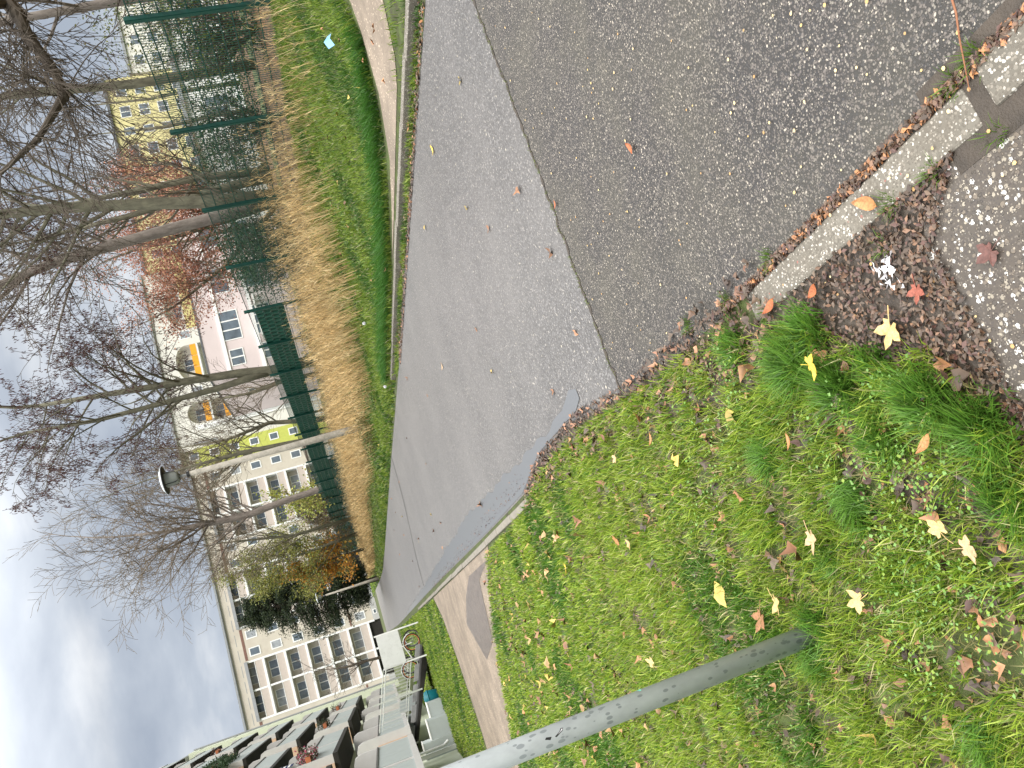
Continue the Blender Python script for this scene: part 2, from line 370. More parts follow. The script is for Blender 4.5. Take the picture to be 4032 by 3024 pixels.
for k in range(nx_):
    for r in range(4): a = k*5+r; mb.f.append((a, a+5, a+6, a+1))
struct(obj('old_road_surface', mb, M['asphalt_old']))
mb = MB()
rowy = [None, 5, 6, 7, 8, 10, 13, 17, 22, 30, 40, 50, 58] + [60+4*i for i in range(8)]
for k in range(nx_+1):
    t = k/nx_
    for y in rowy:
        yy = y if y is not None else 3.86
        x = xl(yy)+(xr(yy)-xl(yy))*t
        if y is None: yy = crack_y(x)+0.012
        h = 0 if yy < 58 else hz(x*0.7+1.2, yy)
        mb.v.append((x, yy, h+0.004))
nr = len(rowy)
for k in range(nx_):
    for r in range(nr-1): a = k*nr+r; mb.f.append((a, a+nr, a+nr+1, a+1))
struct(obj('road', mb, M['asphalt']))
# puddle along the left gutter
px = [(4.55, 1.10), (4.7, 1.13), (5.3, 1.12), (5.84, 1.13), (6.64, 1.14), (7.6, 1.17), (8.83, 1.24), (11.2, 1.32), (14.9, 1.30), (22, 1.24), (40, 1.2)]
def pud(y): return float(np.interp(y, [a for a, b in px], [b for a, b in px])) + 0.03*math.sin(y*3.1)*math.sin(y*1.3+1) + 0.02*math.sin(y*11)
struct(obj('puddle', strip_mesh(lambda y: xl(y)+0.02 if y > 4.62 else 1.06, pud, 4.58, 40, 240, 0.008, lambda x, y: 0), M['puddle']))
# kerbs
def kerbstone(x0, x1, y0, y1, z1, m, wob=0.0):
    mb = MB(); mb.box(x0, x1, y0, y1, -0.06, z1); o = obj('kerb', mb, m)
    b = o.modifiers.new('b', 'BEVEL'); b.width = 0.008; b.segments = 2; struct(o); return o
kerbstone(0.655, 0.765, 1.285, 2.42, 0.012, M['kerb']); kerbstone(0.668, 0.785, 0.25, 1.235, 0.016, M['kerb'])
for i in range(22):
    y = 6.9+i*1.0; x = 0.80+0.002*i + random.uniform(-.006, .006)
    kerbstone(x-0.04, x+0.035, y, y+0.985, 0.03+random.uniform(-.006, .006), M['kerb_far'])
for i in range(12):
    y = 2.6+i*1.0; o_ = off(y)
    kerbstone(o_+4.765, o_+4.855, y, y+0.99, 0.088+random.uniform(-.004, .004), M['kerb'])
# pavement
def poly_obj(name, pts, z, m, kind='structure', sub=0, hfun=hz):
    import bmesh
    bm = bmesh.new(); f = bm.faces.new([bm.verts.new((x, y, 0)) for x, y in pts])
    bmesh.ops.triangulate(bm, faces=[f])
    for _ in range(sub): bmesh.ops.subdivide_edges(bm, edges=bm.edges[:], cuts=1, use_grid_fill=True)
    for v_ in bm.verts: v_.co.z = hfun(v_.co.x, v_.co.y)+z
    me = bpy.data.meshes.new(name); bm.to_mesh(me); bm.free(); me.materials.append(m)
    o = bpy.data.objects.new(name, me); C.objects.link(o); o['kind'] = kind
    if me.polygons and me.polygons[0].normal.z < 0: me.flip_normals()
    return o
poly_obj('pavement', [(0.64, 0.1), (0.64, 1.41), (0.58, 1.55), (0.50, 1.60), (0.38, 1.62), (0.2, 1.60), (0, 1.58), (-0.4, 1.55), (-1.2, 1.5), (-2.2, 1.5), (-2.2, 0.1)], 0.006, M['concrete_slab'])
poly_obj('dirt_patch', [(0.66, 1.3), (0.66, 2.6), (0.80, 3.2), (0.88, 4.0), (0.99, 4.7), (1.04, 5.9), (0.87, 6.9), (0.70, 6.9), (0.72, 5.5), (0.6, 4.0), (0.4, 2.6), (-0.3, 1.9), (-1.5, 1.7), (-1.5, 1.45)], 0.003, M['mud'])
poly_obj('soil', [(0.60, 0.0), (0.84, 0.0), (0.84, 1.4), (0.60, 1.4)], 0.0075, M['mud'])
DL = [(0.76, 9.9), (0.70, 10.0), (0.31, 10.9), (-0.4, 11.8), (-2.0, 13.3), (-6, 15.6), (-12, 17), (-12, 19.5), (-6, 18.2), (-2.3, 18.5), (-0.93, 19.1), (0.2, 19.9), (0.76, 21)]
poly_obj('path', DL, 0.004, M['dirt'])
DR = [(4.88, 9.9), (4.88, 6.2), (4.95, 5.85), (5.32, 5.45), (6.5, 4.5), (9.0, 3.2), (9.0, 5.1), (6.3, 6.35), (5.8, 6.65), (5.4, 6.9), (5.05, 7.6), (4.95, 8.6)]
poly_obj('soil', [(0.62, 10.3), (0.45, 11.6), (-0.45, 12.2), (-0.75, 13.6), (-0.1, 15.0), (0.35, 13.8), (0.6, 12.6)], 0.0075, M['wetmud'])
poly_obj('path', DR, 0.006, M['dirt'], sub=2)
poly_obj('soil', [(-1.2, 33.0), (-1.9, 35.4), (-3.4, 37.4), (-5.4, 38.1), (-5.2, 37.3), (-3.5, 36.8), (-2.2, 35.0), (-1.5, 32.8)], 0.004, M['mud'])
poly_obj('gravel_bed', [(-3.4, 22.5), (-3.6, 26.5), (-4.2, 28.6), (-3.3, 30.5), (-4.2, 31), (-6.4, 31), (-6.4, 22.5)], 0.005, M['gravel'])
poly_obj('leafy_ground', [(9.3, 4), (9.35, 25), (9.6, 48), (30, 48), (40, 4)], 0.006, M['leafy'], sub=4)

# ------------------------------------------------------------------ numpy scatter: blades and leaves
def inpoly(x, y, poly):
    r = np.zeros(len(x), bool); n = len(poly)
    for i in range(n):
        x1, y1 = poly[i]; x2, y2 = poly[(i+1) % n]
        c = ((y1 > y) != (y2 > y)) & (x < (x2-x1)*(y-y1)/((y2-y1) or 1e-9)+x1); r ^= c
    return r
def vnoise(x, y, sc_, seed=0):
    r = np.random.RandomState(seed); a = np.zeros(len(x))
    for k in range(14):
        th = r.rand()*6.28; f = sc_*(0.35+1.6*r.rand()); a += np.sin((x*math.cos(th)+y*math.sin(th))*f*6.28+r.rand()*6.28)
    return a/14*2.3
def blades(x, y, z, h, wd, lean, ldir, col, tipcol):
    n = len(x); th = RS.rand(n)*2*PI; wx, wy = np.cos(th)*wd/2, np.sin(th)*wd/2
    lx, ly = np.cos(ldir)*lean*h, np.sin(ldir)*lean*h
    V = np.zeros((n, 5, 3)); hh = h*np.sqrt(np.clip(1-lean**2*0.75, 0.1, 1))
    V[:,0] = np.c_[x-wx, y-wy, z-0.005]; V[:,1] = np.c_[x+wx, y+wy, z-0.005]
    V[:,2] = np.c_[x+wx*0.85+lx*0.35, y+wy*0.85+ly*0.35, z+hh*0.6]; V[:,3] = np.c_[x-wx*0.85+lx*0.35, y-wy*0.85+ly*0.35, z+hh*0.6]
    V[:,4] = np.c_[x+lx, y+ly, z+hh]
    i = (np.arange(n)*5)[:, None]
    F = np.concatenate([i+[0, 1, 2], i+[0, 2, 3], i+[3, 2, 4]])
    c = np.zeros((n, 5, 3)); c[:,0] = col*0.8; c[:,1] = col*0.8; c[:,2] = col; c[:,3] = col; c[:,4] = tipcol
    return V.reshape(-1, 3), F, c.reshape(-1, 3)
def merge(parts):
    Vs = []; Fs = []; Cs = []; o = 0
    for V, F, c in parts: Vs.append(V); Fs.append(F+o); Cs.append(c); o += len(V)
    return np.concatenate(Vs), np.concatenate(Fs), np.concatenate(Cs)
GP = [(-1.8, 1.55), (0.0, 1.58), (0.17, 1.66), (0.29, 1.74), (0.25, 1.87), (0.36, 1.96), (0.50, 2.10), (0.60, 2.30), (0.68, 2.6), (0.76, 3.0), (0.80, 3.6), (0.83, 4.0), (0.90, 4.7), (0.92, 6), (0.80, 6.9), (0.74, 7.2), (0.70, 10)]
GN = GP + [(0.31, 10.9), (-0.4, 11.9), (-2.0, 13.4), (-8, 16.4), (-8, 1.55)]
GF = [(0.74, 21), (0.2, 20), (-0.93, 19.2), (-2.3, 18.6), (-12, 19), (-14, 60), (0.9, 60)]
GREENS = np.array([[0.18, 0.30, 0.03], [0.33, 0.44, 0.05], [0.08, 0.19, 0.02], [0.48, 0.56, 0.12], [0.60, 0.54, 0.28]])
def grass_patch(n, x0, x1, y0, y1, poly, hmin, hmax, wd, seed, tuft=True, dens=0.55, palette=GREENS, bare=None):
    x = RS.uniform(x0, x1, n); y = RS.uniform(y0, y1, n)
    if tuft:   # gather blades into small tufts
        k = max(1, n//14); cx = RS.uniform(x0, x1, k); cy = RS.uniform(y0, y1, k); idx = RS.randint(0, k, n)
        s_ = 0.012 + 0.006*y.mean(); q = RS.rand(n) < 0.75
        x = np.where(q, cx[idx]+RS.randn(n)*s_, x); y = np.where(q, cy[idx]+RS.randn(n)*s_, y)
    ok = inpoly(x, y, poly)
    fq = 1.0 if y.mean() > 6 else 2.6; d = vnoise(x, y, 0.9*fq, seed)+0.8*vnoise(x, y, 2.4*fq, seed+1)
    ok &= (d + RS.randn(n)*0.25) > -dens*1.9
    if bare is not None: ok &= ~bare(x, y)
    x, y, d = x[ok], y[ok], d[ok]; n = len(x)
    big = vnoise(x, y, 0.35, seed+5)
    h = (hmin+(hmax-hmin)*RS.rand(n)**1.5)*(0.75+0.5*np.clip(d*0.5+0.5, 0, 1))
    lean = 0.25+0.65*RS.rand(n); ld = RS.rand(n)*2*PI
    cn = vnoise(x, y, 0.5, seed+9); pick = RS.rand(n)
    i = np.where(pick < 0.42+cn*0.18, 1, np.where(pick < 0.74+cn*0.05, 0, np.where(pick < 0.88, 2, np.where(pick < 0.955, 3, 4))))
    i = np.where((cn+big*0.6 < -0.35) & (pick < 0.6), 2, i)
    c = palette[i]*(0.5+0.8*RS.rand(n))[:, None]
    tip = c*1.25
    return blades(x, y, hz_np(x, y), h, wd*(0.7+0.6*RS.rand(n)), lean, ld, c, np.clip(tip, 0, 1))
def bare_near(x, y): return (np.hypot(x+0.49, y-2.9) < 0.07)
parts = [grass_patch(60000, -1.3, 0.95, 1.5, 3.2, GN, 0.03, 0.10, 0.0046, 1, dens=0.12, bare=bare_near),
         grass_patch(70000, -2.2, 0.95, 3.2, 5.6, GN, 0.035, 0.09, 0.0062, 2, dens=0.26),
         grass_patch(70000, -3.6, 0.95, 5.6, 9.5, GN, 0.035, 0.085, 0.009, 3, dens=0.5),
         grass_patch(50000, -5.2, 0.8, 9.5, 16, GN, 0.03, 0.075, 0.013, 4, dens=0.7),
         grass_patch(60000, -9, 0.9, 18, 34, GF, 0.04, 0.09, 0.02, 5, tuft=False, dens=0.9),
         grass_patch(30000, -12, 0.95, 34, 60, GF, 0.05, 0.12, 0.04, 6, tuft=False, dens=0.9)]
# long dark tufts at the pavement edge
for (tx, ty, nn, hh, ld0) in [(0.44, 2.30, 900, 0.15, 0.3), (0.30, 2.14, 700, 0.14, -0.6), (0.50, 2.16, 500, 0.12, 0.2), (0.14, 1.80, 800, 0.15, -0.6), (0.03, 1.68, 700, 0.14, -1.0), (0.30, 1.95, 350, 0.1, -1.2),
                              (0.62, 2.62, 450, 0.1, 0.2), (0.10, 2.05, 500, 0.12, -1.0), (-0.15, 1.72, 500, 0.13, -1.4), (-0.60, 1.75, 600, 0.14, -1.5), (-0.05, 2.3, 500, 0.12, 2), (-0.44, 2.85, 260, 0.13, -1), (-0.57, 2.95, 260, 0.14, 2.5), (-0.8, 2.2, 500, 0.13, 3), (0.2, 2.7, 500, 0.11, 1), (-0.2, 2.6, 400, 0.1, 4)]:
    a = RS.randn(nn)*0.035; b = RS.randn(nn)*0.035; x = tx+a; y = ty+b; ld = np.arctan2(b, a)*0.6+ld0+RS.randn(nn)*0.6
    c = np.array([[0.10, 0.23, 0.03]])*(0.5+1.0*RS.rand(nn))[:, None]
    parts.append(blades(x, y, np.zeros(nn), hh*(0.5+0.5*RS.rand(nn)), np.full(nn, 0.0042), 0.45+0.45*RS.rand(nn), ld, c, c*np.array([[1.6, 1.3, 1.2]])))
# thatch: short pale dry blades lying low
n = 26000; x = RS.uniform(-2.2, 0.9, n); y = 1.55+4.5*RS.rand(n)**1.3; ok = inpoly(x, y, GN); x, y = x[ok], y[ok]; n = len(x)
c = np.array([[0.36, 0.32, 0.13]])*(0.5+0.7*RS.rand(n))[:, None]
parts.append(blades(x, y, np.full(n, 0.012), 0.03+0.03*RS.rand(n), np.full(n, 0.004), np.full(n, 0.95), RS.rand(n)*6.28, c, c))
V, F, c = merge(parts)
tag(npmesh('lawn_grass', V, F, c, M['col']), 'short bright green lawn grass left of the asphalt path', 'grass', kind='stuff')
# verge right of the path
VR = [(4.9, 10), (5.05, 8.6), (5.15, 7.7), (5.45, 7.0), (5.9, 6.7), (6.3, 6.4), (9.0, 5.2), (12, 4.5), (9.25, 9), (9.3, 40), (10.5, 90), (6.2, 90), (5.3, 50), (4.9, 22), (4.75, 14)]
VK = [(4.88, 9.6), (4.88, 6.4), (4.94, 5.95), (5.3, 5.5), (6.5, 4.6), (8.9, 3.4), (8.9, 2), (4.88, 2)]
VG = [(4.55, 2), (4.77, 2), (4.79, 14), (4.6, 14)]
DK = GREENS*np.array([[0.72, 0.74, 0.85]])
parts = [grass_patch(60000, 4.8, 9.3, 5, 11, VR, 0.05, 0.12, 0.009, 21, dens=0.8, palette=DK),
         grass_patch(60000, 4.8, 9.4, 11, 22, VR, 0.06, 0.16, 0.014, 22, dens=0.9, palette=DK),
         grass_patch(60000, 4.8, 10.5, 22, 60, VR, 0.1, 0.22, 0.03, 23, tuft=False, dens=0.9, palette=DK),
         grass_patch(12000, 5.0, 12, 60, 105, [(5.4, 60), (16, 60), (60, 105), (6.2, 105)], 0.1, 0.2, 0.06, 27, tuft=False, dens=0.9, palette=DK),
         grass_patch(14000, 4.87, 9, 2, 9.6, VK, 0.05, 0.12, 0.008, 24, dens=0.8, palette=DK),
         grass_patch(9000, 4.5, 4.8, 3, 14, VG, 0.03, 0.09, 0.008, 25, dens=0.25, palette=DK),
         grass_patch(9000, 4.7, 5.6, 12, 50, [(4.62, 12), (4.78, 22), (5.2, 50), (5.6, 50), (5.1, 12)], 0.05, 0.14, 0.02, 26, dens=0.5, palette=DK)]
# long lush fringe over the kerb and path edge
n = 9000; y = RS.uniform(6.6, 15, n); x = np.interp(y, [6.6, 7.2, 8.6, 10, 15], [5.9, 5.4, 5.1, 4.95, 4.9])+np.abs(RS.randn(n))*0.25
c = np.array([[0.05, 0.14, 0.02]])*(0.6+0.9*RS.rand(n))[:, None]
parts.append(blades(x, y, hz_np(x, y), 0.12+0.14*RS.rand(n), np.full(n, 0.008), 0.4+0.5*RS.rand(n), PI+RS.randn(n)*0.8, c, c*1.4))
V, F, c = merge(parts)
tag(npmesh('verge_grass', V, F, c, M['col']), 'lush green grass on the bank right of the path', 'grass', kind='stuff')
# grass tufts in cracks and at the kerb
parts = []
for (tx, ty, nn) in [(0.80, 1.22, 60), (0.79, 1.30, 50), (0.655, 1.46, 40), (0.66, 2.35, 70), (0.80, 2.2, 60), (0.66, 1.62, 50), (0.62, 1.27, 30), (0.58, 1.72, 30), (0.8, 2.55, 80), (0.86, 2.9, 60)]:
    a = RS.randn(nn)*0.014; b = RS.randn(nn)*0.014; c = np.array([[0.12, 0.21, 0.03]])*(0.6+0.8*RS.rand(nn))[:, None]
    parts.append(blades(tx+a, ty+b, np.full(nn, 0.005), 0.02+0.03*RS.rand(nn), np.full(nn, 0.0028), 0.5+0.4*RS.rand(nn), np.arctan2(b, a), c, c*1.3))
n = 900; x = RS.uniform(0.9, 3.9, n); x = x[np.abs(np.sin(x*7.1))+0.4*np.abs(np.sin(x*23)) > 0.6]; n = len(x); y = np.array([crack_y(a) for a in x])+RS.randn(n)*0.01
c = np.array([[0.16, 0.22, 0.04]])*(0.6+0.8*RS.rand(n))[:, None]
parts.append(blades(x, y, np.zeros(n), 0.008+0.014*RS.rand(n), np.full(n, 0.004), 0.5+0.4*RS.rand(n), RS.rand(n)*6.28, c, c))
V, F, c = merge(parts)
tag(npmesh('crack_grass', V, F, c, M['col']), 'sparse grass tufts in the asphalt crack and kerb joints', 'grass', kind='stuff')
# filled crack soil
mb = MB(); k = 0
for i in range(140):
    x = 0.88+(4.45-0.88)*i/139; wd = 0.012+0.006*math.sin(i*1.7)+0.004*math.sin(i*5.1)
    mb.v += [(x, crack_y(x)-wd, 0.007), (x, crack_y(x)+wd, 0.007)]
for i in range(139): mb.f.append((2*i, 2*i+2, 2*i+3, 2*i+1))
struct(obj('road_crack', mb, M['mud']))
mb = MB()      # thin crack lines across the far road
def crackline(p, wd):
    i0 = len(mb.v)
    for k in range(60):
        t = k/59; x = p[0][0]+(p[1][0]-p[0][0])*t; y = p[0][1]+(p[1][1]-p[0][1])*t+0.25*math.sin(t*7)
        mb.v.extend([(x, y-wd, 0.0075), (x, y+wd, 0.0075)])
    for k in range(59): mb.f.append((i0+2*k, i0+2*k+2, i0+2*k+3, i0+2*k+1))
crackline(((1.1, 23.2), (4.75, 21.0)), 0.05)
struct(obj('road_crack', mb, M['darkconc']))

def leafcloud(P, size, col, flat=0.0, aspect=0.55, nrm=None, curl=0.25):
    """rhombic leaves, two triangles folded along the midrib"""
    n = len(P); P = np.asarray(P, float)
    d = RS.randn(n, 3); d /= np.linalg.norm(d, axis=1)[:, None]
    if flat: d[:, 2] *= (1-flat); d /= np.linalg.norm(d, axis=1)[:, None]
    q = RS.randn(n, 3)
    if flat: q[:, 2] *= (1-flat)
    b = np.cross(d, q)
    if flat:
        up = np.tile([0, 0, 1.0], (n, 1))+RS.randn(n, 3)*(1-flat)*0.8; b = np.cross(up, d)
    b /= (np.linalg.norm(b, axis=1)[:, None]+1e-9); nn = np.cross(d, b)
    size = np.asarray(size)*np.ones(n); s = size[:, None]
    V = np.zeros((n, 4, 3)); V[:,0] = P-d*s*0.5; V[:,1] = P+b*s*aspect*0.5+nn*s*curl*0.5; V[:,2] = P+d*s*0.5; V[:,3] = P-b*s*aspect*0.5+nn*s*curl*0.5
    i = (np.arange(n)*4)[:, None]; F = np.concatenate([i+[0, 1, 2], i+[0, 2, 3]])
    return V.reshape(-1, 3), F, np.repeat(col, 4, axis=0)
def crumple(P, size, col, flat=0.6):
    """irregular curled leaves: a centre and eight uneven rim points"""
    n = len(P); k = 8; a = np.arange(k)*2*PI/k
    r = (0.28+0.27*RS.rand(n, k)); r[:, ::2] *= 1.25; r[:, 1] *= 0.6; r[:, 5] *= 0.6
    L = np.zeros((n, k+1, 3)); L[:, 1:, 0] = np.cos(a)*r; L[:, 1:, 1] = np.sin(a)*r*0.8
    cu = (RS.rand(n)*1.6-0.2)[:, None]; L[:, 1:, 2] = cu*(L[:, 1:, 0]**2)*1.3+0.10*RS.randn(n, k)
    L *= np.asarray(size).reshape(-1, 1, 1)
    zr = RS.rand(n)*6.28; tx = RS.randn(n)*(1-flat)*0.9
    c1, s1, c2, s2 = np.cos(zr)[:, None], np.sin(zr)[:, None], np.cos(tx)[:, None], np.sin(tx)[:, None]
    x, y, z = L[:, :, 0], L[:, :, 1], L[:, :, 2]; y, z = y*c2-z*s2, y*s2+z*c2; x, y = x*c1-y*s1, x*s1+y*c1
    V = np.stack([x, y, z], 2)+P[:, None, :]; i = (np.arange(n)*(k+1))[:, None]
    F = np.concatenate([i+[0, 1+j, 1+(j+1) % k] for j in range(k)])
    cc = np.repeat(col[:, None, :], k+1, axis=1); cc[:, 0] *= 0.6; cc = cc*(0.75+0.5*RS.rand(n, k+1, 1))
    return V.reshape(-1, 3), F, cc.reshape(-1, 3)
def pal(n, cols, var=0.35, w_=None):
    cols = np.array(cols); i = RS.choice(len(cols), n, p=w_); return cols[i]*(1-var+2*var*RS.rand(n))[:, None]
# leaf litter
LIT = [(0.66, 1.38), (0.66, 2.45), (0.80, 2.5), (0.86, 3.2), (0.90, 3.9), (1.02, 4.7), (1.03, 5.9), (0.9, 7), (0.72, 7), (0.74, 5), (0.66, 3.4), (0.5, 2.6), (0.3, 2.1), (0.1, 1.75), (-0.5, 1.72), (-1.2, 1.6), (-1.2, 1.5), (0, 1.55), (0.5, 1.56)]
n = 26000; n = 60000; x = RS.uniform(-1.2, 1.05, n); y = 1.35+5.6*RS.rand(n)**2.2; ok = inpoly(x, y, LIT); x, y = x[ok], y[ok]
P1 = np.c_[x, y, 0.006+0.012*RS.rand(len(x))]
BR = [(0.08, 0.05, 0.032), (0.11, 0.07, 0.045), (0.055, 0.035, 0.025), (0.18, 0.10, 0.06), (0.12, 0.085, 0.06), (0.09, 0.045, 0.035)]
pp = [leafcloud(P1, 0.010+0.017*RS.rand(len(x)), pal(len(x), BR), 0.65)]
for (a0, a1, b0, b1, nn, pw) in [(0.765, 0.80, 0.3, 2.6, 2600, 1), (4.5, 4.78, 3.0, 13, 2600, 2), (0.95, 1.1, 6.8, 20, 600, 2)]:
    x = a0+(a1-a0)*RS.rand(nn)**pw; y = RS.uniform(b0, b1, nn); big = 1 if a0 < 4 else 1.8
    pp.append(leafcloud(np.c_[x, y, 0.008+0.01*RS.rand(nn)], (0.012+0.016*RS.rand(nn))*big, pal(nn, BR+[(0.38, 0.17, 0.07)]), 0.7))
# leaves under and in the lawn
n = 9000; x = RS.uniform(-3, 0.9, n); y = 1.6+9*RS.rand(n)**1.5; ok = inpoly(x, y, GN) & (vnoise(x, y, 2.34, 1)+0.8*vnoise(x, y, 6.24, 2) < 0.0); x, y = x[ok], y[ok]
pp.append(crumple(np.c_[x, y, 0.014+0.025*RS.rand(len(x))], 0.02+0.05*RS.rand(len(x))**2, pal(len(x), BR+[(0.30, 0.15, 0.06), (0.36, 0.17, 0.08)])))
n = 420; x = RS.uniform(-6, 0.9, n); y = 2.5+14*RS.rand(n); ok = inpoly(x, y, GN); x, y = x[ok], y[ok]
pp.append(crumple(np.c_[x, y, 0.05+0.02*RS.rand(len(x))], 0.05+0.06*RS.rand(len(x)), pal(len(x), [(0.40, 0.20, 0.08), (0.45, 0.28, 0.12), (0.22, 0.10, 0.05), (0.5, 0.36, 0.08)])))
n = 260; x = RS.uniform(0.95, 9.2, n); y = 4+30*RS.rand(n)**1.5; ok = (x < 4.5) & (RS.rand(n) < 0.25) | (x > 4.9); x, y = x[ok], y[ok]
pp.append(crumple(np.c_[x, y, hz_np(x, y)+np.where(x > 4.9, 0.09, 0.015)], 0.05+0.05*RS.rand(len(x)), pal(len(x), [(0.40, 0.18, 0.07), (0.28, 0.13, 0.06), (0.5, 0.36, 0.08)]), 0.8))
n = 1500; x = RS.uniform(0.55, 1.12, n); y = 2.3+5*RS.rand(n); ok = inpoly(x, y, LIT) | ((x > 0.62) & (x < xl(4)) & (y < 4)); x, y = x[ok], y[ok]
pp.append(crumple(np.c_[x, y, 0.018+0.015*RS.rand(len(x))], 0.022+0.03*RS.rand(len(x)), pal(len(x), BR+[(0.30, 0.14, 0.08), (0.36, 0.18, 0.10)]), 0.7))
V, F, c = merge(pp)
tag(npmesh('leaf_litter', V, F, c, M['litter']), 'small brown decaying leaves along the kerb and in the lawn', 'leaves', kind='stuff')
# tiny yellow seeds on pavement and near asphalt
n = 900; x = RS.uniform(-1, 3.6, n); y = RS.uniform(0.6, 3.8, n); ok = (RS.rand(n) < np.where(y < 1.6, 1.0, 0.45)) & ~inpoly(x, y, GN); x, y = x[ok], y[ok]; n = len(x)
V = []; F = []; k = 6; cc = pal(n, [(0.62, 0.42, 0.16), (0.70, 0.52, 0.26), (0.45, 0.26, 0.10)], 0.15)
ang = np.arange(k)*2*PI/k; Vd = np.zeros((n, k, 3)); rr = (0.0035+0.003*RS.rand(n))[:, None]
Vd[:, :, 0] = x[:, None]+np.cos(ang)[None]*rr*(0.8+0.3*RS.rand(n))[:, None]; Vd[:, :, 1] = y[:, None]+np.sin(ang)[None]*rr; Vd[:, :, 2] = np.where((x > 0.65) & (x < 0.79), 0.019, 0.011)[:, None]
tag(npmesh('fallen_seeds', Vd.reshape(-1, 3), np.arange(n*k).reshape(n, k), np.repeat(cc, k, axis=0), M['litter']), 'tiny round yellow seeds scattered on asphalt and paving', 'seeds', kind='stuff')
# clover and small round weeds
pp = []
for (tx, ty, nn, s_) in [(-0.02, 1.98, 240, 0.10), (0.12, 2.25, 160, 0.12), (-0.28, 2.15, 200, 0.11), (-0.5, 2.35, 200, 0.12), (-0.42, 1.95, 160, 0.10), (0.35, 3.1, 200, 0.2), (0.5, 2.75, 160, 0.12), (-0.9, 3.4, 200, 0.25), (0.2, 1.87, 120, 0.07), (0.0, 3.6, 200, 0.3)]:
    x = tx+RS.randn(nn)*s_; y = ty+RS.randn(nn)*s_; ok = inpoly(x, y, GN); x, y = x[ok], y[ok]
    pp.append(leafcloud(np.c_[x, y, 0.03+0.035*RS.rand(len(x))], 0.008+0.009*RS.rand(len(x)), pal(len(x), [(0.16, 0.30, 0.06), (0.20, 0.34, 0.10), (0.24, 0.33, 0.06)], 0.2), 0.75, 0.9))
V, F, c = merge(pp)
tag(npmesh('clover_leaves', V, F, c, M['leafcol']), 'small round pale green weed leaves among the near grass', 'weeds', kind='stuff')

# ------------------------------------------------------------------ single fallen leaves
def maple_mesh(seed, lobes=5, curl=0.3):
    r = random.Random(seed); pts = []; n = lobes
    for k in range(n):
        a = rad(-130+260*k/(n-1)); L = (1.0 if k == n//2 else (0.86 if abs(k-n//2) == 1 else 0.55))*r.uniform(0.9, 1.1)
        w_ = rad(21)
        if k: 
            am = a-rad(130/(n-1)); pts.append((0.46*math.sin(am), 0.46*math.cos(am)))
        pts.append((L*0.72*math.sin(a-w_), L*0.72*math.cos(a-w_))); pts.append((L*math.sin(a), L*math.cos(a))); pts.append((L*0.72*math.sin(a+w_), L*0.72*math.cos(a+w_)))
    pts.append((0.05, -0.12)); pts.insert(0, (-0.05, -0.12))
    mb = MB(); cz = lambda x, y: curl*(0.35*(x*x+y*y)+0.12*math.sin(5*x+seed)-0.1*abs(x))
    mb.v.append((0, 0, 0))
    for x, y in pts: mb.v.append((x*0.5, y*0.5, cz(x, y)))
    for k in range(1, len(pts)): mb.f.append((0, k+1, k))
    mb.f.append((0, 1, len(pts)))
    st = MB(); st.tube([(0, -0.02, 0.01), (0.04, -0.3, 0.04), (0.10, -0.52, 0.02)], [0.012, 0.01, 0.014], 4)
    return mb, st
def oval_mesh(seed, curl=0.5):
    mb = MB(); n = 7
    for k in range(n+1):
        t = k/n; w_ = 0.2*math.sin(PI*min(1, t*1.02+0.02))**0.8; y = -0.5+t; c_ = curl*0.25*(2*t-1)**2
        mb.v += [(-w_, y, c_+0.08*curl), (0.03*math.sin(seed+t*3), y, c_), (w_, y, c_+0.10*curl)]
    for k in range(n): i = 3*k; mb.f += [(i, i+1, i+4, i+3), (i+1, i+2, i+5, i+4)]
    st = MB(); st.tube([(0, -0.5, 0.25*curl), (0.02, -0.62, 0.1)], 0.012, 4)
    return mb, st
LCOL = {'yellow': (0.72, 0.50, 0.06), 'tan': (0.60, 0.42, 0.17), 'brown': (0.30, 0.14, 0.06), 'orange': (0.42, 0.19, 0.07), 'rust': (0.36, 0.11, 0.04), 'pale': (0.55, 0.37, 0.20), 'red': (0.28, 0.08, 0.05), 'dark': (0.12, 0.05, 0.04)}
LM = {}
for k_, c_ in LCOL.items():
    m = plain('leaf_'+k_, c_, 0.6, var=0.35, scale=9, dirt=tuple(a*0.45 for a in c_)); LM[k_] = m
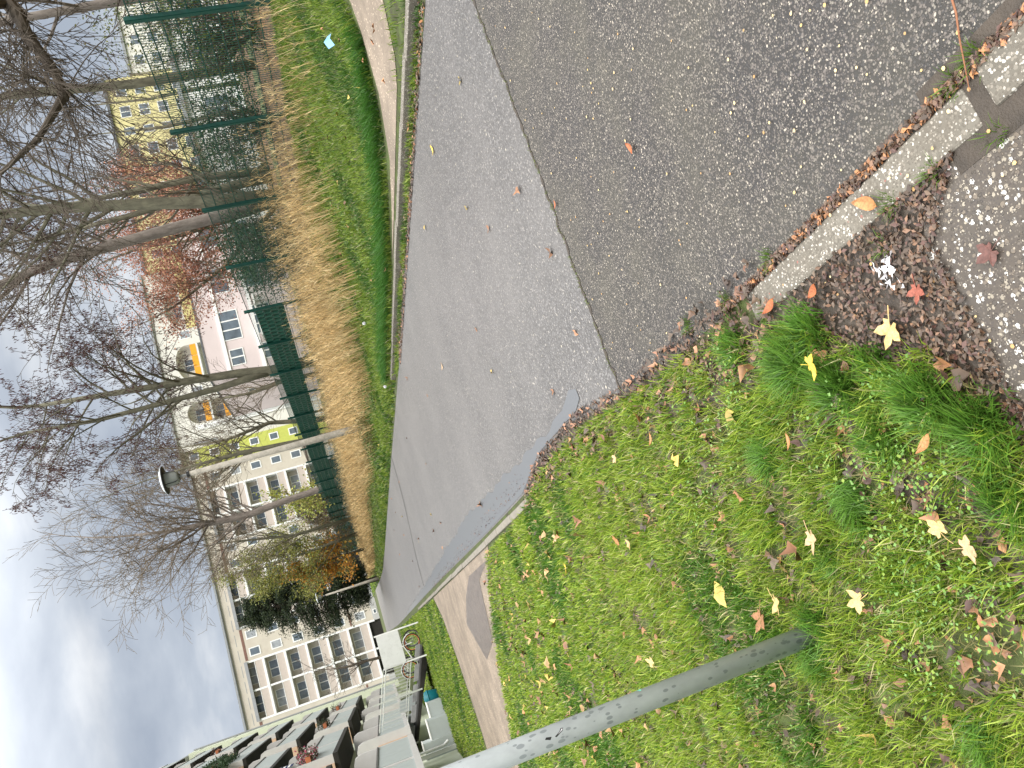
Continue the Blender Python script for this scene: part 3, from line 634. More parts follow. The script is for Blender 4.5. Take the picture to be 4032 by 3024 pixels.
leaves = [  # x, y, z, size, colour, kind, rot, tilt, label
 (0.39, 2.12, 0.095, 0.115, 'yellow', 'm', 2.6, 0.35, 'bright yellow maple leaf resting on dark grass near the kerb'),
 (0.37, 1.81, 0.03, 0.125, 'tan', 'm', 0.9, 0.12, 'curled tan maple leaf lying on brown leaf litter by the paving'),
 (-0.39, 3.21, 0.06, 0.14, 'brown', 'm', 1.0, 0.5, 'dark brown shrivelled leaf in the grass past the steel pole'),
 (-0.33, 3.00, 0.075, 0.13, 'tan', 'm', 2.0, 0.4, 'tan pointed leaf lying just beside the foot of the steel pole'),
 (0.04, 1.82, 0.085, 0.07, 'orange', 'o', 0.6, 0.5, 'orange brown curled leaf in long grass at the paving edge'),
 (-0.25, 1.86, 0.08, 0.11, 'pale', 'm', 2.9, 0.3, 'pale spotted leaf on the lowest grass of the lawn'),
 (-0.19, 1.92, 0.085, 0.09, 'tan', 'm', 5.0, 0.35, 'tan leaf overlapping a pale spotted leaf in the near lawn'),
 (0.21, 2.45, 0.07, 0.06, 'orange', 'o', 1.5, 0.6, 'small orange leaf standing upright among near grass blades'),
 (0.70, 1.68, 0.022, 0.10, 'orange', 'o', 2.5, 0.15, 'curved golden leaf lying on the pebbled kerb stone'),
 (1.66, 2.75, 0.018, 0.075, 'rust', 'o', 1.9, 0.1, 'reddish leaf alone on the coarse near asphalt'),
 (0.66, 2.28, 0.03, 0.08, 'rust', 'o', 0.3, 0.3, 'rust coloured leaf at the far end of the pebbled kerb stone'),
 (0.58, 4.23, 0.05, 0.08, 'pale', 'm', 0.6, 0.4, 'pale brown leaf in the grass beside the puddle tip'),
 (0.10, 2.95, 0.075, 0.08, 'brown', 'm', 3.9, 0.4, 'brown leaf sunk among grass in the middle of the near lawn'),
 (0.53, 3.60, 0.065, 0.065, 'orange', 'o', 1.1, 0.4, 'small orange brown leaf in lawn opposite the asphalt crack'),
 (0.40, 1.42, 0.018, 0.085, 'dark', 'm', 0.2, 0.05, 'flat dark leaf stuck to the pebbled paving'),
 (-0.12, 2.55, 0.08, 0.12, 'pale', 'm', 1.7, 0.45, 'crumpled pale brown leaf right of the pole foot among clover'),
 (-0.36, 2.45, 0.07, 0.11, 'tan', 'm', 0.2, 0.5, 'tan leaf half buried in clover near the steel pole'),
 (0.14, 4.71, 0.06, 0.11, 'orange', 'm', 4.4, 0.3, 'golden maple leaf on bright lawn between pole and puddle'),
 (0.38, 6.22, 0.05, 0.12, 'pale', 'm', 0.9, 0.3, 'pale brown leaf in shaded grass near the kerb of the path'),
 (-0.09, 8.17, 0.06, 0.17, 'tan', 'm', 3.1, 0.3, 'large tan leaf on lawn before the dirt track'),
 (-0.62, 4.87, 0.06, 0.11, 'tan', 'm', 5.6, 0.3, 'tan maple leaf lying on lawn behind the steel pole'),
 (0.12, 6.19, 0.055, 0.12, 'yellow', 'm', 2.2, 0.3, 'golden yellow leaf on the lawn halfway to the dirt track'),
 (0.60, 2.02, 0.04, 0.075, 'rust', 'o', 3.4, 0.4, 'folded rust leaf at the rim of the litter by the kerb end'),
 (2.02, 3.78, 0.015, 0.05, 'rust', 'o', 0.9, 0.1, 'small red brown leaf just before the asphalt crack'),
 (0.95, 1.03, 0.012, 0.10, 'rust', 'o', 1.2, 0.1, 'long rust leaf on asphalt beside the bare orange twig'),
 (0.42, 1.66, 0.03, 0.08, 'red', 'm', 1.2, 0.2, 'reddish leaf at the edge where litter meets paving'),
 (4.62, 6.45, 0.05, 0.12, 'orange', 'm', 1.2, 0.5, 'orange leaf in the weeds against the right kerb'),
 (4.0, 6.0, 0.012, 0.10, 'yellow', 'o', 1.5, 0.1, 'yellow leaf alone on the smooth asphalt near right kerb'),
 (2.95, 9.0, 0.012, 0.10, 'pale', 'o', 0.8, 0.1, 'grey green leaf lying in the middle of the smooth asphalt'),
 (0.85, 5.0, 0.03, 0.09, 'red', 'm', 2.2, 0.3, 'red brown leaf where lawn meets the puddle'),
]
for x, y, z, s_, col, kd, rz, ti, lab in leaves:
    a, b = (maple_mesh(int(x*97+y*31), 5) if kd == 'm' else oval_mesh(int(x*50+y)))
    o = obj('maple_leaf' if kd == 'm' else 'oval_leaf', a, LM[col]); o.scale = (s_,)*3; o.location = (x, y, z); o.rotation_euler = (ti*0.45, ti*0.2, rz)
    so_ = o.modifiers.new('s', 'SOLIDIFY'); so_.thickness = 0.012
    tag(o, lab, 'leaf'); obj('stalk', b, LM[col], o)
# paper scrap, wrapper, twig, dandelions
mb = MB(); r_ = random.Random(5)
for k in range(26):
    t = k/25; cx = 0.50+0.05*t*(1 if k % 3 else -0.9)+0.01*math.sin(k*9); cy = 1.725+0.045*math.sin(k*1.7)*(0.4+0.6*t)
    p = [(cx+r_.uniform(-.014, .014), cy+r_.uniform(-.012, .012), 0.022+r_.uniform(0, 0.02)) for _ in range(4)]; mb.quad(*p)
tag(obj('paper_scrap', mb, M['tissue']), 'torn white paper scrap on brown leaf litter by the paving', 'litter')
mb = MB(); mb.quad((0,0,0), (0.12,0.02,0.03), (0.13,0.08,0.10), (0.02,0.07,0.07)); mb.quad((0.12,0.02,0.03), (0.17,0.0,0.0), (0.18,0.06,0.05), (0.13,0.08,0.10))
tag(obj('foil_wrapper', mb, M['skyblue'], loc=(6.5, 7.35, hz(6.5, 7.35)+0.09)), 'light blue foil wrapper in the grass of the right bank', 'litter')
mb = MB(); mb.tube([(0.95, 1.195, 0.012), (0.90, 1.20, 0.02), (0.85, 1.215, 0.028), (0.79, 1.235, 0.03), (0.735, 1.262, 0.024)], [0.0026, 0.0024, 0.0021, 0.0016, 0.0008], 6)
tag(obj('twig', mb, plain('orange_twig', (0.30, 0.12, 0.055), 0.6)), 'bare orange twig lying across the asphalt edge onto the kerb', 'twig')
def dandelion(x, y, h, lab):
    t = thing('dandelion_clock', lab, 'dandelion', (x, y, hz(x, y)))
    mb = MB(); mb.tube([(0,0,0), (0.01,0.01,h*0.5), (0.02,0,h)], 0.004, 5); obj('stem', mb, M['gstem'], t)
    p = RS.randn(160, 3); p /= np.linalg.norm(p, axis=1)[:, None]
    mb = MB()
    for q in p: mb.tube([(0.02, 0, h), tuple(np.array([0.02, 0, h])+q*0.032)], [0.0008, 0.0016], 3, cap=False)
    obj('seed_head', mb, M['tissue'], t)
M['gstem'] = plain('green_stem', (0.12, 0.22, 0.05), 0.7)
dandelion(4.72, 14.8, 0.22, 'white dandelion clock standing at the right edge of the asphalt')
dandelion(5.4, 13.0, 0.30, 'white dandelion clock in the deep green bank grass')

# ------------------------------------------------------------------ steel pole in the lawn
t = thing('steel_pole', 'galvanised round steel pole with rain drops standing in the lawn', 'pole', (-0.49, 2.98, 0))
mb = MB(); mb.lathe([(0.0415, -0.1), (0.0415, 2.9)], (0,0,0), 48); obj('pole_tube', mb, M['galv'], t, True)
def sticker(name, m, z0, pts, parent, R=0.0421):
    mb = MB(); i0 = 0
    for a, z in pts: mb.v.append((R*math.cos(rad(a)), R*math.sin(rad(a)), z0+z))
    mb.f.append(tuple(range(len(pts)))); obj(name, mb, m, parent)
sticker('sticker', M['mint'], 0.735, [(-20, 0), (-8, 0.002), (4, -0.006), (10, 0.004), (2, 0.008), (6, 0.022), (-2, 0.012), (-8, 0.018), (-12, 0.008), (-22, 0.012)], t)
sticker('sticker', M['black'], 1.10, [(-88, -0.002), (-70, -0.03), (-58, -0.035), (-56, -0.026), (-68, -0.018), (-84, 0.004)], t)
sticker('sticker', M['tissue'], 1.10, [(-80, -0.008), (-66, -0.030), (-59, -0.031), (-70, -0.02)], t, 0.0426)
sticker('sticker', M['black'], 1.135, [(-90, -0.012), (-78, -0.02), (-72, 0.0), (-80, 0.006)], t)

# ------------------------------------------------------------------ mesh fence
FX = 9.22; NPOST = 29; DY = 2.52; Y0 = 9.33-DY*2
fe = thing('mesh_fence', 'dark green double wire mesh fence with woven privacy strips on the far part', 'fence', (FX, Y0, 0))
zt = 2.70
def wire_panel():
    mb = MB(); w_ = 0.0032
    for k in range(50): y = 0.03+k*0.05; mb.box(-w_, w_, y-w_, y+w_, 0.70, zt-0.02)
    for k in range(11):
        z = 0.72+k*0.195
        for dx in (-0.008, 0.008): mb.box(dx-0.006, dx+0.006, 0.0, DY, z-0.008, z+0.008)
    return mb.mesh('wire_panel')
def strips():
    mb = MB()
    for r in range(4):
        z0 = 1.735+r*0.192; n = 50; i0 = len(mb.v)
        for k in range(n+1):
            ph = PI*k/2.5; x = 0.024*math.sin(ph+(PI if r % 2 else 0))
            mb.v += [(x, DY*k/n, z0), (x, DY*k/n, z0+0.1905)]
        for k in range(n): mb.f.append((i0+2*k, i0+2*k+2, i0+2*k+3, i0+2*k+1))
    return mb.mesh('privacy_strips')
pw = wire_panel(); ps = strips(); pw.materials.append(M['green_metal']); ps.materials.append(M['green_strip'])
pm = MB(); pm.box(-0.075, -0.010, -0.036, 0.036, 0.35, zt+0.06); pm.box(-0.082, -0.075, -0.020, 0.020, 0.6, zt+0.05)

pm = pm.mesh('post'); pm.materials.append(M['green_metal'])
for i in range(NPOST):
    obj('post', pm, None, fe, loc=(0, i*DY, 0))
    if i < NPOST-1:
        obj('wire_panel', pw, None, fe, loc=(0.01, i*DY, 0))
        if i >= 6 and i < 21: obj('privacy_strips', ps, None, fe, loc=(0.012, i*DY, 0.0))

# ------------------------------------------------------------------ dry goldenrod stems on the bank
parts = []
def stems(n, y0, y1, x0, x1, hh, wd, leanx=0.25):
    y = RS.uniform(y0, y1, n); x = RS.uniform(x0, x1, n)
    k = vnoise(x, y, 0.5, 77); ok = k > -0.45; x, y = x[ok], y[ok]; n = len(x)
    h = hh*(0.45+0.6*RS.rand(n)); ld = RS.randn(n)*0.9+PI; le = 0.15+0.45*RS.rand(n)
    c = pal(n, [(0.74, 0.54, 0.27), (0.62, 0.43, 0.20), (0.82, 0.64, 0.36), (0.36, 0.25, 0.12), (0.70, 0.50, 0.25)], 0.25)
    z = hz_np(x, y); parts.append(blades(x, y, z, h, np.full(n, wd), le, ld, c, c*1.1))
    # feathery side sprigs near the top
    m = 5
    for j in range(m):
        f = 0.55+0.42*RS.rand(n); sx = x+np.cos(ld)*le*h*f*f; sy = y+np.sin(ld)*le*h*f*f; sz = z+h*f*np.sqrt(1-le**2*0.75)*0.98
        c2 = c*(0.8+0.4*RS.rand(n))[:, None]
        parts.append(blades(sx, sy, sz, 0.05+0.14*RS.rand(n), np.full(n, wd*0.9), 0.4+0.5*RS.rand(n), RS.rand(n)*6.28, c2, c2))
stems(330, 10.3, 14.0, 7.0, 9.0, 0.72, 0.006); stems(1000, 12.5, 19, 6.2, 9.0, 0.82, 0.008); stems(420, 12.5, 19, 6.8, 8.9, 1.25, 0.008); stems(2600, 17.0, 30, 5.8, 8.9, 0.88, 0.011); stems(1500, 16, 30, 6.4, 8.9, 1.3, 0.010); stems(700, 30, 50, 6.6, 8.9, 1.25, 0.015); stems(3600, 28, 52, 6.5, 8.9, 0.9, 0.017); stems(2400, 50, 80, 6.6, 9.3, 0.9, 0.03)
stems(160, 7.5, 10.5, 6.9, 8.9, 0.6, 0.005); stems(700, 13, 24, 9.25, 10.2, 1.2, 0.008)
V, F, c = merge(parts)
tag(npmesh('dry_goldenrod', V, F, c, M['dry']), 'dense tan dried goldenrod stems in front of the green fence', 'dry weeds', kind='stuff')
# green weeds in the bank
pp = []
for (y0, y1, nn, s_) in [(10, 20, 2200, 0.05), (18, 34, 4200, 0.07), (32, 60, 3500, 0.11)]:
    y = RS.uniform(y0, y1, nn); x = RS.uniform(5.3, 7.6, nn); ok = vnoise(x, y, 0.35, 31) > -0.1; x, y = x[ok], y[ok]
    pp.append(leafcloud(np.c_[x, y, hz_np(x, y)+0.05+0.30*RS.rand(len(x))**1.5], s_*(0.6+0.6*RS.rand(len(x))), pal(len(x), [(0.10, 0.17, 0.04), (0.16, 0.22, 0.06), (0.20, 0.19, 0.08)]), 0.2, 0.5))
# a bushy clump round the lamp foot
x = 6.15+RS.randn(1500)*0.35; y = 23.0+RS.randn(1500)*0.5
pp.append(leafcloud(np.c_[x, y, hz_np(x, y)+0.45*RS.rand(1500)], 0.06, pal(1500, [(0.10, 0.16, 0.04), (0.14, 0.12, 0.05)]), 0.2, 0.5))
V, F, c = merge(pp)
tag(npmesh('leafy_weeds', V, F, c, M['leafcol']), 'low leafy green weeds along the foot of the bank', 'weeds', kind='stuff')

# ------------------------------------------------------------------ street lamps
def lamp(loc, H, lab):
    t = thing('street_lamp', lab, 'street lamp', loc, 'concrete park lamps along the bank')
    mb = MB(); mb.lathe([(0.125, -0.3), (0.115, 0.9), (0.108, 1.2), (0.075, H-0.55)], (0,0,0), 20); obj('lamp_pole', mb, M['concrete_pole'], t, True)
    mb = MB(); mb.lathe([(0.088, H-0.60), (0.088, H-0.52), (0.05, H-0.51)], (0,0,0), 16); obj('collar', mb, M['dark'], t)
    mb = MB(); mb.lathe([(0.035, H-0.51), (0.035, H-0.2)], (0,0,0), 12); obj('neck', mb, M['soffit'], t)
    mb = MB(); mb.lathe([(0.05, H-0.30), (0.15, H-0.29), (0.18, H-0.24), (0.24, H+0.05), (0.235, H+0.12)], (0,0,0), 28); obj('lamp_bowl', mb, M['lampbowl'], t, True)
    mb = MB()
    for k in range(4):
        a = PI/4+k*PI/2; mb.tube([(0.06*math.cos(a), 0.06*math.sin(a), H-0.33), (0.235*math.cos(a), 0.235*math.sin(a), H-0.2), (0.25*math.cos(a), 0.25*math.sin(a), H+0.12)], 0.012, 5)
    obj('bracket', mb, M['dark'], t)
    mb = MB(); mb.lathe([(0.405, H+0.10), (0.42, H+0.115), (0.42, H+0.13), (0.30, H+0.19), (0.10, H+0.225), (0.01, H+0.23)], (0,0,0), 32); obj('lamp_shade', mb, M['white2'], t, True)
    mb = MB(); mb.lathe([(0.40, H+0.085), (0.425, H+0.095), (0.425, H+0.112)], (0,0,0), 32); obj('shade_rim', mb, M['dark'], t, True)
M['white2'] = plain('weathered_lamp_cap', (0.62, 0.66, 0.68), 0.5, dirt=(0.3, 0.3, 0.3))
lamp((6.5, 23.7, hz(6.5, 23.7)), 6.33-hz(6.5, 23.7)-0.1, 'tall concrete street lamp in the dry weeds before the fence')
lamp((5.6, 70.0, 0.6), 5.0, 'distant concrete street lamp in front of the dark conifer')

# ------------------------------------------------------------------ trees
def rot_about(v, ax, a): return Matrix.Rotation(a, 3, ax) @ v
class Tree:
    def __init__(s, seed, twig_r=0.006): s.r = random.Random(seed); s.big = MB(); s.tw = MB(); s.tips = []; s.tr = twig_r
    def rv(s): return Vector((s.r.gauss(0,1), s.r.gauss(0,1), s.r.gauss(0,1))).normalized()
    def branch(s, p, d, L, r0, lv, up=0.12, wig=0.16, kids=(7, 6, 5), ratio=0.5, spread=(30, 60), first=0.15, hang=0.0):
        n = 6 if lv > 1 else 4; pts = [p.copy()]; rs = [r0]; q = p.copy(); dd = d.normalized()
        for k in range(n):
            dd = (dd+s.rv()*wig+Vector((0,0,up))*(1 if lv > 0 else 0.5)+Vector((0,0,-hang))*(k/n)).normalized()
            q = q+dd*(L/n); pts.append(q.copy()); rs.append(max(s.tr, r0*(1-0.85*(k+1)/n)))
        if lv >= 2: s.big.tube(pts, rs, 6, cap=False)
        else: s.tw.tube(pts, rs, 3, cap=False)
        if lv == 0: s.tips.append((pts[-1], dd)); s.tips.append((pts[-2], dd)); return
        m = kids[min(len(kids)-1, lv-1)]
        for j in range(m):
            t = first+(1-first)*(j+s.r.random())/m; i = min(n-1, int(t*n)); f = t*n-i; b = pts[i].lerp(pts[i+1], f)
            dr = (pts[i+1]-pts[i]).normalized(); ax = dr.cross(s.rv()).normalized()
            a = rad(s.r.uniform(*spread)); nd = rot_about(dr, ax, a)
            rr = max(s.tr, (r0*(1-0.85*t))*0.62); s.branch(b, nd, L*ratio*s.r.uniform(0.7, 1.15)*(1.1-0.4*t), rr, lv-1, up, wig, kids, ratio, spread, 0.1, hang)
        s.tips.append((pts[-1], dd))
    def trunk(s, pts, rs, mb=None): (mb or s.big).tube(pts, rs, 12)
def ipt(pts, rs, t):
    n = len(pts)-1; k = min(n-1, int(t*n)); f = t*n-k
    return Vector(pts[k]).lerp(Vector(pts[k+1]), f), rs[k]*(1-f)+rs[k+1]*f, (Vector(pts[k+1])-Vector(pts[k])).normalized()
def bare_tree(label, stems, seed, limbs=12, L=3.2, kids=(5, 6, 6), lv=3, up=0.10, wig=0.15, hang=0.0, mat_b='bark', mat_t='twig', twig_r=0.007, lo=0.3, spread=(35, 65), leaf=None, name='bare_tree', group=None, ratio=0.5, dirs=None, catk=None):
    T = Tree(seed, twig_r); trunk = MB()
    for pts, rs in stems:
        trunk.tube(pts, rs, 12)
        for j in range(limbs):
            t = lo+(1-lo)*(j+T.r.random())/limbs; b, rr, dr = ipt(pts, rs, min(t, 0.999))
            az = T.r.uniform(0, 2*PI) if dirs is None else T.r.uniform(*dirs)
            a = rad(T.r.uniform(*spread)); nd = (dr*math.cos(a)+Vector((math.cos(az), math.sin(az), 0))*math.sin(a))
            T.branch(b, nd, L*(1.15-0.55*t)*T.r.uniform(0.7, 1.2), min(rr*0.42, 0.055), lv-1, up, wig, kids, ratio, (30, 60), 0.15, hang)
        b, rr, dr = ipt(pts, rs, 0.999); T.branch(b, dr, L*0.9, rr, lv-1, up, wig, kids, ratio, (25, 50), 0.1, hang)
    t = thing(name, label, 'tree', tuple(stems[0][0][0]), group); o0 = Vector(stems[0][0][0])
    def sh(mb): mb.v = [(a-o0.x, b-o0.y, c-o0.z) for a, b, c in mb.v]; return mb
    obj('trunk', sh(trunk), M[mat_b], t, True)
    if T.big.v: obj('limbs', sh(T.big), M[mat_b], t)
    cr_ = obj('crown', sh(T.tw), M[mat_t], t)
    if leaf:
        tips = np.array([tuple(p) for p, d in T.tips]); k = leaf['n']; i = RS.randint(0, len(tips), k)
        P = tips[i]+RS.randn(k, 3)*leaf['s']-np.array([tuple(o0)])
        if 'sel' in leaf: ok = leaf['sel'](P+np.array([tuple(o0)])); P = P[ok]
        V, F, c = leafcloud(P, leaf['size']*(0.6+0.7*RS.rand(len(P))), pal(len(P), leaf['col'], 0.3), leaf.get('flat', 0), leaf.get('asp', 0.6))
        npmesh('leaves', V, F, c, M['leafcol'], t)
    if catk:
        mb = MB(); tp = T.tips[:]; T.r.shuffle(tp)
        for p, d in tp[:catk]:
            p = p-o0
            for _ in range(4):
                q = p+Vector((T.r.gauss(0, .06), T.r.gauss(0, .06), T.r.gauss(0, .06))); e_ = q+Vector((T.r.gauss(0, .02), T.r.gauss(0, .02), -T.r.uniform(.05, .13)))
                mb.tube([q, (q+e_)/2, e_], [0.004, 0.014, 0.004], 3, cap=False)
        obj('seed_keys', mb, M['keys'], t)
    return t
M['keys'] = plain('dark_red_brown_seed_keys', (0.07, 0.025, 0.022), 0.8, var=0.4)
def st(*a): return ([p[:3] for p in a], [p[3] for p in a])
gz = lambda x, y: hz(x, y)-0.1
bare_tree('straight grey green trunk behind the third fence post', [st((12.1, 19, gz(12, 19), .22), (12.4, 19, 3.1, .17), (12.7, 19, 4.7, .155), (12.96, 19, 6.3, .14), (13.14, 19, 7.9, .12), (13.4, 19, 10.5, .08))], 3, 20, 3.8, lo=0.45, kids=(6, 7, 7), up=0.06, hang=0.1)
bare_tree('leaning grey trunk with peeled bark behind the third fence post', [st((14.6, 23, gz(14, 23), .23), (14.34, 23, 3.4, .19), (14.24, 23, 4.7, .18), (14.08, 23, 6.35, .17), (13.89, 23, 8, .15), (13.5, 23, 9.6, .12), (13.0, 23, 12.5, .08))], 4, 20, 4.4, lo=0.45, kids=(6, 7, 7), mat_b='bark_grey', up=0.04, hang=0.15, catk=1500)
bare_tree('tall twin stemmed tree rising behind the start of the green strips', [st((11.1, 29, gz(11, 29), .24), (11.07, 29, 2.85, .2), (11.28, 29, 4.0, .17), (11.46, 29, 5.8, .14), (11.61, 29, 7.5, .12), (11.9, 29, 11, .07)),
    st((11.07, 29, 2.6, .16), (10.99, 29, 3.8, .14), (10.93, 29.1, 5.0, .125), (10.89, 29.1, 6.8, .10), (10.85, 29.1, 9.2, .08), (11.0, 29, 11.5, .05))], 5, 16, 4.8, lo=0.5, kids=(6, 7, 7), up=0.02, hang=0.22, catk=2600)
bare_tree('slim tree with spreading branches just behind the street lamp', [st((11.2, 38, gz(11, 38), .16), (11.61, 38, 2.8, .12), (11.87, 38, 4.0, .10), (11.72, 38, 5.1, .08), (11.58, 38, 6.1, .06), (11.8, 38, 8.3, .03))], 6, 18, 3.2, lo=0.3, kids=(7, 8, 8), mat_b='bark', mat_t='twig_brown')
bare_tree('mossy slim tree whose trunk runs along the street lamp', [st((9.9, 36, gz(10, 36), .17), (9.98, 36, 2.7, .13), (10.15, 36, 4.7, .11), (10.19, 36, 5.8, .09), (10.19, 36, 7.4, .06), (10.1, 36, 9.5, .03))], 7, 20, 3.6, lo=0.35, kids=(7, 8, 8), mat_t='twig_brown')
bare_tree('big wide bare tree with curved trunk beside the lamp head', [st((9.6, 45, gz(10, 45), .25), (9.39, 45, 2.7, .2), (9.38, 45, 3.7, .18), (9.28, 45, 5.3, .19), (9.15, 45, 6.5, .19), (9.2, 45, 7.8, .19), (9.33, 45, 9.1, .16), (9.5, 45, 11, .1), (9.8, 45, 12.6, .06))], 8, 34, 6.4, lo=0.45, kids=(8, 9, 9), up=0.05, wig=0.2, mat_t='twig_brown', mat_b='bark_grey', twig_r=0.009)
bare_tree('thin forked bare tree between the big tree and the yellow bush', [st((8.1, 50, gz(9, 50)-.1, .12), (8.09, 50, 4.9, .09), (8.6, 50, 7.5, .07), (8.9, 50, 9, .04))], 9, 20, 3.8, lo=0.25, kids=(7, 8, 8), mat_t='twig_brown', twig_r=0.009)
bare_tree('small bare tree before the cream apartment block', [st((-1.0, 80, 0.3, .17), (-0.83, 80, 2.2, .14), (-0.7, 80, 3.6, .12), (-0.67, 80, 5.0, .09), (-0.3, 80, 7, .04))], 10, 14, 3.6, lo=0.3, kids=(4, 5, 5), twig_r=0.012, up=0.03, wig=0.2, mat_b='twig')
bare_tree('tree with bundled upright trunks behind the second fence post', [st((18.2, 27, gz(18, 27), .22), (18.0, 27, 3.2, .15), (17.6, 27, 6.5, .1), (17.4, 27, 9.5, .05)), st((18.4, 27, 0.8, .2), (18.7, 27, 3.5, .14), (18.6, 27, 6.6, .1), (18.5, 27, 10, .05))], 12, 14, 3.6, lo=0.25, up=0.2)
bare_tree('grey trunk standing behind the wire between the first two posts', [st((13.5, 15.5, gz(13, 15), .13), (13.45, 15.5, 3.5, .10), (13.6, 15.5, 6, .075), (13.9, 15.5, 9, .04))], 13, 13, 3.2, lo=0.45)
bare_tree('paler grey trunk close behind the first fence post', [st((14.6, 14.2, gz(14, 14), .12), (14.5, 14.2, 3.5, .10), (14.3, 14.2, 6.4, .07), (14.3, 14.2, 8.5, .04))], 14, 13, 3.2, lo=0.4, mat_b='bark_grey')
# pollarded tree at the upper right, its thick limb and long hanging shoots reaching into view
def pollard():
    T = Tree(21, 0.006); trunk = MB()
    tp = [(15.5, 12.2, 0.8), (15.2, 12.0, 3.0), (14.6, 11.9, 4.6), (13.6, 11.7, 5.2), (12.3, 11.5, 4.9)]; trunk.tube(tp, [.32, .3, .27, .2, .17], 12)
    def thin(L_): return [(p_, [r_*0.75 for r_ in q_]) for p_, q_ in L_]
    limbs = [([(12.3, 11.5, 4.9), (11.7, 11.5, 4.65), (11.2, 11.5, 4.55), (10.4, 11.5, 4.25), (9.95, 11.5, 4.2), (9.2, 11.5, 4.7), (8.7, 11.5, 5.3), (8.2, 11.5, 6.2)], [.17, .15, .13, .11, .10, .06, .045, .02]),
             ([(12.3, 11.5, 4.9), (11.9, 11.8, 5.5), (11.2, 12, 6.3), (10.2, 12.2, 7.2)], [.15, .12, .08, .04]),
             ([(12.0, 11.5, 4.8), (11.4, 10.9, 5.1), (10.6, 10.5, 5.8), (10.0, 10.3, 6.6)], [.12, .09, .06, .03]),
             ([(13.6, 11.7, 5.2), (13.2, 12, 6.2), (12.6, 12.4, 7.4)], [.16, .12, .06])]
    for pts, rs in thin(limbs):
        T.big.tube(pts, rs, 8)
        for q, r in list(zip(pts, rs))[1:-1]:   # knobs
            T.big.lathe([(0.01, -r*1.25), (r*1.0, -r*.7), (r*1.3, 0), (r, r*.8), (0.01, r*1.3)], q, 8)
            for _ in range(5):
                az = T.r.uniform(0, 2*PI); d = Vector((math.cos(az)*0.9-0.75, math.sin(az)*0.9, T.r.uniform(-0.7, 0.9)))
                T.branch(Vector(q)+T.rv()*0.12, d, T.r.uniform(1.0, 3.4), 0.013, 2, 0.03, 0.22, (6, 5), 0.45, (20, 50), 0.2, 0.15)
    for k in range(60):   # long drooping shoots
        li = limbs[T.r.choice([0, 0, 1, 2, 3])]; a = ipt(li[0], li[1], T.r.random()*0.98)[0]
        T.branch(a, Vector((T.r.uniform(-1.3, -0.1), T.r.uniform(-0.3, 0.9), T.r.uniform(-0.7, -0.05))), T.r.uniform(1.2, 2.6), 0.011, 2, 0.0, 0.16, (6, 4), 0.42, (15, 40), 0.2, 0.1)
    t = thing('pollarded_tree', 'dark knotty pollarded tree reaching over the fence with long hanging shoots', 'tree', (15.5, 12.2, 0.8)); o0 = Vector((15.5, 12.2, 0.8))
    def sh(mb): mb.v = [(a-o0.x, b-o0.y, c-o0.z) for a, b, c in mb.v]; return mb
    obj('trunk', sh(trunk), M['bark'], t, True); obj('limbs', sh(T.big), M['twig'], t); obj('crown', sh(T.tw), M['twig'], t)
pollard()
bgt = [((24, 40), 9.5, 'upright bare tree far behind the copper leaved one'), ((30, 38), 9, 'bare tree with dense fine twigs before the yellow block'), ((37, 44), 11, 'tall bare tree right of the yellow block'), ((31, 27), 8, 'grey bare tree beyond the dark bushes at the first panels'), ((27, 21), 8, 'slender bare tree behind the first mesh panel'), ((22, 16.5), 7.5, 'thin bare tree at the nearest corner behind the fence'), ((17, 47), 9, 'bare tree before the orange balcony panels')]
for k_, ((bx, by), bh, lab) in enumerate(bgt):
    bare_tree(lab, [st((bx, by, 0.8, .16), (bx+.1, by, bh*.3, .12), (bx-.15, by, bh*.6, .09), (bx+.1, by, bh, .03))], 60+k_, 18, bh*0.42, lo=0.2, kids=(5, 6, 6), mat_t='twig_brown', mat_b='bark', twig_r=0.008, up=0.14, group='bare trees behind the wire fence')
# leafy trees behind the fence
bare_tree('copper leaved tree with clinging reddish brown leaves behind the trunks', [st((22.0, 35, 0.9, .2), (21.5, 35, 4, .13), (21, 35, 7.5, .07)), st((22.2, 35, 0.9, .16), (24, 35.5, 4, .1), (25, 36, 7, .05)), st((21.8, 35, 1, .14), (19.3, 35, 3.8, .09), (17.8, 35, 6.3, .05))], 31, 20, 3.2, lo=0.2, kids=(4, 5, 5), mat_t='twig_brown', twig_r=0.008, up=0.08,
    leaf=dict(n=26000, s=0.25, size=0.10, col=[(0.42, 0.20, 0.12), (0.32, 0.14, 0.09), (0.50, 0.26, 0.16), (0.36, 0.18, 0.15)], asp=0.7), name='copper_tree')
bare_tree('yellow green feathery leaved tree left of the orange bush', [st((8.2, 58, 0.7, .15), (8.0, 58, 4, .1), (7.8, 58, 8, .05))], 32, 16, 3.0, lo=0.25, mat_t='twig_brown', twig_r=0.009,
    leaf=dict(n=15000, s=0.28, size=0.13, col=[(0.24, 0.26, 0.06), (0.32, 0.31, 0.07), (0.16, 0.18, 0.05)], asp=0.6), name='leafy_tree')
bare_tree('small tree with orange autumn leaves beside the conifer', [st((7.2, 60, 0.7, .12), (7.2, 60, 2.5, .09), (7.2, 60, 5, .04))], 33, 14, 2.3, lo=0.2, mat_t='twig_brown', twig_r=0.009,
    leaf=dict(n=2600, s=0.22, size=0.2, col=[(0.62, 0.30, 0.05), (0.55, 0.24, 0.04), (0.60, 0.38, 0.08)], asp=0.8), name='autumn_tree')
